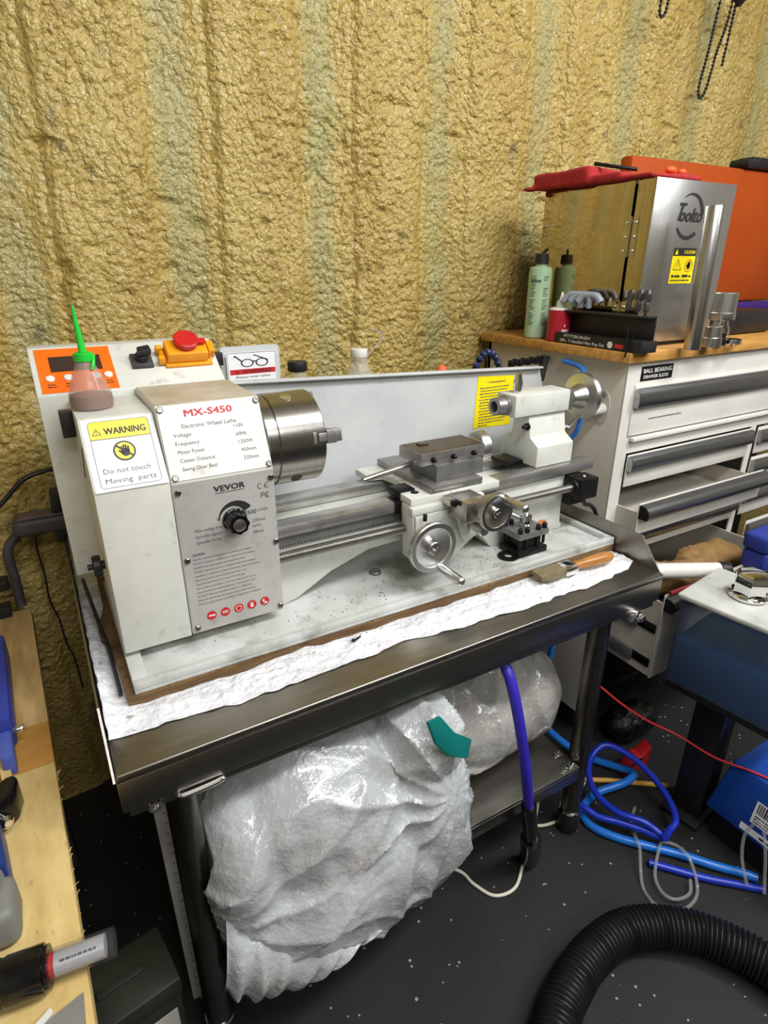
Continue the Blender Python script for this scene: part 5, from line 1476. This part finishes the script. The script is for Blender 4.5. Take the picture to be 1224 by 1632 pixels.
dbm = blob_mesh('dark_filler_bag', [((1.06, 0.30, 0.12), (0.10, 0.11, 0.12)), ((1.15, 0.28, 0.09), (0.10, 0.11, 0.09))], 0.007, lambda co: noise3(co, 26, 80) * 0.05 + np.abs(noise3(co, 60, 82)) * 0.02, darkbag, 4, 0.002) if False else None
bbm = blob_mesh('dark_filler_bag', [((1.145, 0.165, 0.045), (0.06, 0.045, 0.045)), ((1.19, 0.17, 0.04), (0.06, 0.045, 0.04))], 0.006, lambda co: noise3(co, 26, 80) * 0.02 + np.abs(noise3(co, 60, 82)) * 0.012, darkbag, 4, 0.002)
single('dark_filler_bag', bbm, darkbag, 'black crumpled plastic bag added as dark filler under the open drawer', 'bag', ang=60)  # bag added to fill the dark space below the drawer

# ================================================================== HOSES ON THE FLOOR
r1 = 0.0088
single('air_hose', MB().tube([(0.890, 0.30, 0.16), (0.915, 0.26, 0.10), (0.955, 0.205, 0.045), (1.00, 0.150, 0.014), (1.03, 0.09, 0.020), (1.035, 0.05, 0.034), (1.00, 0.045, 0.028), (0.93, 0.065, 0.014), (0.882, 0.055, r1), (0.862, 0.036, r1), (0.862, 0.005, r1), (0.887, -0.038, r1), (0.925, -0.083, 0.010), (0.965, -0.128, 0.010), (1.000, -0.175, 0.010), (1.035, -0.213, r1), (1.050, -0.235, r1)], r1, 12),
       blue_hose, 'light blue air hose snaking over the floor from the table leg', 'hose')
rr2 = 0.0072
single('air_hose', MB().tube([(0.850, 0.085, 0.0085), (0.858, 0.050, 0.036), (0.872, 0.010, 0.033), (0.900, -0.025, 0.034), (0.925, -0.060, 0.034), (0.945, -0.095, 0.036), (0.930, -0.060, 0.052), (0.900, -0.01, 0.052), (0.905, 0.055, 0.050), (0.945, 0.105, 0.062), (1.00, 0.110, 0.085), (1.030, 0.045, 0.078), (1.025, -0.035, 0.060), (1.000, -0.083, 0.045), (0.965, -0.093, 0.040), (0.935, -0.105, 0.052)], rr2, 12),
       blue_hose2, 'dark blue air hose looped over the light blue one', 'hose')
single('air_hose', MB().tube([(0.895, -0.105, 0.0075), (0.925, -0.140, 0.0075), (0.965, -0.185, 0.0075), (1.005, -0.222, 0.0075), (1.040, -0.255, 0.0075)], rr2, 12), MATS['dark_blue_hose'], 'second dark blue hose end lying along the light blue hose', 'hose')
single('yellow_hose', MB().tube([(0.925, 0.185, 0.010), (0.981, 0.135, 0.010), (1.036, 0.064, 0.010), (1.09, 0.028, 0.010), (1.145, -0.004, 0.010)], 0.0058, 10) if False else
       MB().tube([(0.895, 0.160, 0.0065), (0.945, 0.112, 0.0065), (0.995, 0.078, 0.0065), (1.06, 0.030, 0.0065), (1.10, 0.0, 0.0065)], 0.0058, 10), yel_hose, 'short yellow hose lying behind the blue hose loops', 'hose')
tubes = MB()
tubes.tube([(0.985, 0.0, 0.0036), (0.94, -0.025, 0.0036), (0.900, -0.068, 0.030), (0.888, -0.085, 0.028), (0.845, -0.130, 0.004), (0.835, -0.17, 0.004), (0.855, -0.195, 0.004), (0.90, -0.200, 0.004), (0.935, -0.185, 0.006), (0.955, -0.150, 0.029), (0.960, -0.120, 0.029), (0.945, -0.098, 0.0265), (0.925, -0.103, 0.026), (0.88, -0.13, 0.012), (0.862, -0.16, 0.011), (0.872, -0.182, 0.011), (0.905, -0.188, 0.011), (0.93, -0.172, 0.013)], 0.0032, 8)
single('clear_tubing', tubes, clear_tube, 'coil of thin clear tubing on the dark floor below the blue hoses', 'tubing')
single('clear_tubing', MB().tube([(1.010, -0.235, 0.02), (1.020, -0.21, 0.06), (1.030, -0.20, 0.11), (1.040, -0.215, 0.145), (1.038, -0.235, 0.10), (1.032, -0.25, 0.05), (1.022, -0.262, 0.018)], 0.0032, 8), clear_tube, 'loop of clear tubing hanging before the blue box labels', 'tubing')
single('red_wire', MB().tube([(0.875, 0.060, 0.34), (0.93, 0.040, 0.285), (0.99, 0.015, 0.235), (1.03, -0.03, 0.215), (1.050, -0.10, 0.205), (1.075, -0.16, 0.2085), (1.10, -0.22, 0.2085), (1.14, -0.27, 0.2085)], 0.0022, 8), red_wire, 'thin red wire running from the table leg over the blue box', 'wire')
single('white_cord', MB().tube([(0.520, 0.115, 0.004), (0.555, 0.072, 0.004), (0.562, 0.038, 0.004), (0.582, 0.000, 0.004), (0.625, -0.008, 0.004), (0.668, 0.018, 0.004), (0.715, 0.055, 0.004), (0.755, 0.078, 0.006), (0.785, 0.100, 0.030), (0.790, 0.115, 0.045)], 0.0032, 8), cord_w, 'thin white cord curving on the floor beside the sack', 'cord')
single('white_cord', MB().tube([(0.742, 0.088, 0.004), (0.775, 0.068, 0.004), (0.815, 0.062, 0.004), (0.857, 0.072, 0.004), (0.905, 0.092, 0.004), (0.94, 0.105, 0.004)], 0.0032, 8), cord_w, 'thin white cord crossing the floor behind the right table leg foot', 'cord')

hp = [(0.36, -0.33, 0.036), (0.44, -0.265, 0.036), (0.501, -0.232, 0.036), (0.555, -0.204, 0.036), (0.63, -0.182, 0.036), (0.709, -0.179, 0.036), (0.773, -0.201, 0.036), (0.832, -0.247, 0.036), (0.866, -0.295, 0.036), (0.886, -0.341, 0.036), (0.90, -0.42, 0.036)]
HS = spline([np.array(p) for p in hp], 64)
seg = np.cumsum([0] + [np.linalg.norm(HS[i + 1] - HS[i]) for i in range(len(HS) - 1)])
Ltot = seg[-1]
NR = int(Ltot / 0.0016)
path = [np.array([np.interp(i / NR * Ltot, seg, [q[k] for q in HS]) for k in range(3)]) for i in range(NR + 1)]
single('vacuum_hose', MB().tube(path, lambda s: 0.0325 + 0.0024 * math.sin(2 * math.pi * s * Ltot / 0.0082), 28, 1), hose_blk, 'thick black ribbed vacuum hose arching across the floor at bottom', 'hose', ang=80)

# behind the tailstock: coolant nozzle, holder and blue hose
lo = thing('coolant_nozzle', 'navy segmented coolant hose curling up behind the splash guard', 'hose', (0.88, 0.47, 0.86))
pth = spline([np.array(p) for p in ((0.80, 0.44, 0.88), (0.822, 0.452, 0.922), (0.846, 0.462, 0.945), (0.875, 0.470, 0.950), (0.90, 0.475, 0.930), (0.915, 0.48, 0.90), (0.925, 0.48, 0.86))], 4)
lm = None
for i in range(0, len(pth) - 1, 2):
    d = unit(pth[min(i + 2, len(pth) - 1)] - pth[i])
    part('segment', MB().rev(pth[i], d, [(0, 0), (0, 0.006), (0.004, 0.0088), (0.009, 0.0078), (0.012, 0.0058), (0.012, 0)], 16), navy_loc, lo)
ho = thing('drag_chain', 'black jointed arm reaching over the splash guard to a blue hose', 'arm', (0.99, 0.42, 0.86))
for i in range(9):
    part('link', MB().rbox((0.893 + i * 0.0125, 0.42 + i * 0.001, 0.9305 + 0.002 * (i % 2)), (0.0115, 0.012, 0.014), Matrix.Rotation(0.1 * (i % 2), 3, 'Y'), 0.002), blk_ox, ho)
part('arm_post', MB().tube([(0.998, 0.428, 0.938), (0.990, 0.425, 0.915), (0.980, 0.420, 0.888)], 0.0095, 10), black, ho)
single('air_hose', MB().tube([(0.998, 0.375, 0.935), (0.999, 0.345, 0.932), (0.990, 0.31, 0.926), (0.975, 0.290, 0.908), (0.9632, 0.278, 0.88), (0.9622, 0.275, 0.85), (0.9622, 0.280, 0.81), (0.960, 0.30, 0.78), (0.953, 0.32, 0.75), (0.945, 0.335, 0.70), (0.945, 0.34, 0.64)], 0.0055, 12), mat('sky_blue_hose', (52, 124, 214), 0.3), 'thin blue hose curving behind the tailstock handwheel', 'hose')
single('power_cable', MB().tube([(0.897, 0.186, 0.6995), (0.905, 0.187, 0.687), (0.922, 0.187, 0.681), (0.939, 0.187, 0.664), (0.955, 0.19, 0.63), (0.965, 0.195, 0.58)], 0.0042, 10), black, 'black cable dropping from the lead screw bearing over the table side', 'cable')
single('blue_tube', MB().tube([(0.792, 0.40, 0.555), (0.800, 0.395, 0.50), (0.79, 0.39, 0.42), (0.785, 0.38, 0.33), (0.79, 0.38, 0.25)], 0.007, 10), strap_blue, 'violet blue tube seen behind the rear sack under the table', 'tube') if False else None
single('blue_tube', MB().tube([(0.935, 0.22, 0.50), (0.932, 0.22, 0.44), (0.922, 0.23, 0.36), (0.918, 0.24, 0.26), (0.918, 0.25, 0.16)], 0.0068, 10), blue_hose, 'light blue tube hanging behind the right front table leg', 'tube')
single('blue_tube', MB().tube([(0.900, 0.26, 0.50), (0.893, 0.26, 0.44), (0.884, 0.262, 0.37), (0.880, 0.265, 0.28), (0.880, 0.27, 0.16)], 0.0068, 10), blue_hose2, 'dark blue tube hanging behind the rear sack', 'tube')

# bead chains high on the wall
ch1 = thing('bead_chain', 'long black bead chain loop hanging high on the foam wall', 'chain', (1.66, 0.62, 1.52))
def beads(pts, r=0.0040, gap=0.0075):
    q = spline([np.array(p) for p in pts], 20); mb = MB(); acc = gap
    for a, b in zip(q[:-1], q[1:]):
        acc += np.linalg.norm(b - a)
        if acc >= gap: mb.ell(tuple(b), (r, r, r), 8, 6); acc = 0
    mb.tube(q, 0.0018, 5, 1)
    return mb
part('chain_strand', beads([(1.66, 0.612, 1.80), (1.645, 0.612, 1.70), (1.635, 0.612, 1.62), (1.622, 0.612, 1.545), (1.634, 0.612, 1.522), (1.652, 0.612, 1.545), (1.668, 0.612, 1.62), (1.692, 0.612, 1.70), (1.70, 0.612, 1.80)]), black, ch1)
part('chain_strand', beads([(1.715, 0.608, 1.80), (1.706, 0.608, 1.73), (1.699, 0.608, 1.65), (1.694, 0.608, 1.60)]), black, ch1)
part('chain_knob', MB().rev((1.708, 0.600, 1.72), (0, 0, 1), [(0, 0), (0.0, 0.005), (0.015, 0.016), (0.035, 0.018), (0.06, 0.012), (0.06, 0)], 16), black, ch1)
single('bead_chain', beads([(1.44, 0.615, 1.80), (1.438, 0.615, 1.72), (1.437, 0.615, 1.672), (1.450, 0.615, 1.664), (1.461, 0.615, 1.69), (1.470, 0.615, 1.80)]), black, 'short black bead chain end hanging left of the long loop', 'chain')
single('orange_tip', MB().ell((0.812, 0.56, 0.900), (0.014, 0.012, 0.016), 14, 10).cyl((0.812, 0.56, 0.6160), (0.812, 0.56, 0.895), 0.008, n=10), mat('orange_rubber', (220, 100, 50), 0.5), 'small orange bulb peeking over the splash guard', 'bulb')

# ================================================================== LEFT BENCH
WB = thing('side_bench', 'rough wooden bench with chipboard top left of the table', 'bench', (-0.25, 0.0, 0))
RB = Matrix.Rotation(math.radians(-1.9), 3, 'Z')


def bench_poly(y0, y1):
    xr_ = lambda y: -0.0625 - (y - 0.1) * 0.037
    return [(-0.55, y0), (xr_(y0), y0), (xr_(y1), y1), (-0.55, y1)]


part('plank', MB().xy(bench_poly(0.238, 0.585), 0.512, 0.540, 0.001), osb2, WB, 'old stained plank, toned darker for a shadow from the left')
part('plank', MB().xy(bench_poly(0.150, 0.2375), 0.512, 0.5402, 0.001), brown_tape, WB, 'brown paper covered strip')
part('plank', MB().xy(bench_poly(-0.75, 0.1495), 0.512, 0.5398, 0.001), osb, WB, 'pale chipboard panel')
part('bench_frame', MB().box(-0.54, -0.10, -0.70, 0.54, 0.40, 0.5115), mat('dark_wood', (60, 46, 32), 0.7), WB)
for x, y in ((-0.5, -0.66), (-0.13, -0.66), (-0.5, 0.50), (-0.13, 0.50)):
    part('leg', MB().box(x - 0.025, x + 0.025, y - 0.025, y + 0.025, 0, 0.3995), MATS['dark_wood'], WB)
spl = MB(); rs_ = random.Random(4)
for i in range(16):
    y = rs_.uniform(-0.15, 0.15); x = -0.0625 - (y - 0.1) * 0.037
    spl.cyl((x - 0.001, y, 0.537), (x + rs_.uniform(0.002, 0.006), y + rs_.uniform(-0.004, 0.004), 0.540 + rs_.uniform(0, 0.004)), 0.0004, n=5)
part('splinters', spl, osb, WB, kind='stuff')
bv = thing('bar_clamp', 'blue steel clamp bars lying at the back of the bench', 'clamp', (-0.13, 0.25, 0.5405))
part('blue_bar', MB().prism([(-0.135, 0.42, 0.545), (-0.112, 0.42, 0.545), (-0.103, 0.20, 0.545), (-0.126, 0.20, 0.545)], (0, 0, 0.045), 0.003), blue_case, bv)
part('blue_bar', MB().prism([(-0.125, 0.215, 0.5405), (-0.108, 0.215, 0.5405), (-0.1035, 0.150, 0.5405), (-0.118, 0.150, 0.5405)], (0, 0, 0.030), 0.003), mat('pale_blue_paint', (74, 92, 170), 0.4), bv)
part('clamp_screw', MB().cyl((-0.112, 0.205, 0.566), (-0.092, 0.203, 0.566), 0.005, n=14, b=0.001), chrome, bv)
wsx = thing('wood_strips', 'two pale thin wooden strips lying beside the blue clamp', 'strips', (-0.118, 0.2, 0.5405))
part('strip', MB().prism([(-0.120, 0.135, 0.5405), (-0.109, 0.135, 0.5405), (-0.1290, 0.300, 0.5405), (-0.140, 0.300, 0.5405)], (0, 0, 0.010)), osb, wsx)
part('strip', MB().prism([(-0.138, 0.120, 0.5405), (-0.1225, 0.120, 0.5405), (-0.143, 0.290, 0.5405), (-0.158, 0.290, 0.5405)], (0, 0, 0.010)), osb, wsx)
kbx = thing('star_knob', 'black knob with chrome screw lying at the bench left edge', 'knob', (-0.108, 0.08, 0.5405))
part('knob_body', MB().prism([(-0.128, 0.050, 0.5405), (-0.102, 0.072, 0.5405), (-0.097, 0.098, 0.5405), (-0.105, 0.105, 0.5405), (-0.130, 0.090, 0.5405)], (0, 0, 0.042), 0.006), blackgloss, kbx)
part('knob_screw', MB().rev((-0.1145, 0.058, 0.560), (0.4, -0.8, 0.2), [(0, 0), (0, 0.008), (0.006, 0.0075), (0.010, 0.004), (0.010, 0)], 16), chrome, kbx)
ccx = thing('battery_case', 'grey plastic case with dark blue side at the bench left edge', 'case', (-0.118, -0.03, 0.5405))
part('case_base', MB().box(-0.16, -0.101, -0.085, -0.035, 0.5405, 0.585, 0.010, 3).box(-0.16, -0.110, -0.060, -0.030, 0.5405, 0.592, 0.006), greyplast, ccx)
part('blue_side', MB().prism([(-0.16, -0.0295, 0.5405), (-0.107, -0.0295, 0.5405), (-0.116, 0.045, 0.5405), (-0.16, 0.045, 0.5405)], (0, 0, 0.050), 0.004), mat('navy_paint', (24, 52, 116), 0.4), ccx)
tl = thing('bit_tube', 'clear tube with silver label in a black holder across the bench edge', 'tube', (-0.08, -0.13, 0.545))
a_, b_ = V(-0.20, -0.118, 0.5605), V(-0.0265, -0.1400, 0.5605)
dd = unit(b_ - a_)
part('holder', MB().rev(a_, dd, [(0, 0), (0, 0.0195), (0.085, 0.0195), (0.087, 0.0185), (0.090, 0.0198), (0.118, 0.0198), (0.119, 0.0175), (0.122, 0.0175), (0.122, 0)], 32), blackgloss, tl)
part('label_sleeve', MB().cyl(a_ + dd * 0.1225, a_ + dd * 0.1665, 0.0100, n=28), mat('silver_print', (206, 206, 210), 0.35, 0.3, var=(40, (186, 186, 192), 0.7)), tl, 'silver printed sleeve')
part('red_ring', MB().cyl(a_ + dd * 0.1222, a_ + dd * 0.1262, 0.0102, n=28), red_p, tl)
part('clear_sheath', MB().cyl(a_ + dd * 0.1222, a_ + dd * 0.1745, 0.0128, n=28), see_through('clear_sheath', (90, 90, 92), 0.1, 0.22), tl)
tt = MB(); uu = unit(np.cross(dd, (0, 0, 1))); rt = random.Random(2); t_ = 0.131
while t_ < 0.160:
    wd = rt.uniform(0.0015, 0.004)
    tt.add([tuple(a_ + dd * q + 0.0102 * (uu * math.cos(an) + V(0, 0, 1) * math.sin(an))) for q, an in ((t_, 0.95), (t_ + wd, 0.95), (t_ + wd, 1.15), (t_, 1.15))], [(0, 1, 2, 3)])
    t_ += wd + 0.0008
part('label_print', tt, ink2, tl)
gsx = thing('steel_sheet', 'grey metal offcut with a white edge lying at the bench front', 'sheet', (-0.09, -0.19, 0.5402))
part('sheet_panel', MB().xy([(-0.115, -0.175), (-0.058, -0.158), (-0.060, -0.25), (-0.15, -0.25)], 0.5403, 0.543), greyplast, gsx)
part('edge_strip', MB().xy([(-0.122, -0.182), (-0.083, -0.158), (-0.081, -0.163), (-0.118, -0.187)], 0.5432, 0.5452), white_p, gsx)
bwx = thing('wall_shelf_bracket', 'black bracket ends sticking out at the left by the conduit', 'bracket', (-0.13, 0.58, 0.55))
part('bracket_arm', MB().box(-0.20, -0.103, 0.565, 0.595, 0.593, 0.611, 0.002), black, bwx)
part('bracket_arm', MB().box(-0.20, -0.109, 0.565, 0.595, 0.5410, 0.560, 0.002), black, bwx)

# ammo box under the bench side
am = thing('ammo_box', 'dark olive steel ammunition box on the floor by the left leg', 'box', (-0.03, 0.05, 0))
RA = Matrix.Rotation(math.radians(9), 3, 'Z')
AC = Vector((-0.050, 0.052, 0))
def ab(mb, x0, x1, y0, y1, z0, z1, b=0.0):
    c_ = AC + RA @ Vector(((x0 + x1) / 2, (y0 + y1) / 2, 0)); return mb.rbox((c_.x, c_.y, (z0 + z1) / 2), (x1 - x0, y1 - y0, z1 - z0), RA, b)
part('box_body', ab(MB(), -0.062, 0.064, -0.043, 0.043, 0.0, 0.188, 0.004), ammo_m, am)
part('box_lid', ab(MB(), -0.065, 0.067, -0.046, 0.046, 0.1885, 0.222, 0.004), ammo_m, am)
part('lid_handle', ab(MB(), -0.030, 0.030, -0.006, 0.006, 0.2225, 0.226, 0.001), ammo_m, am)
part('paper_label', ab(MB(), 0.02, 0.055, -0.0442, -0.0433, 0.11, 0.165), boardm, am)

print('SCENE OK', len(bpy.data.objects))
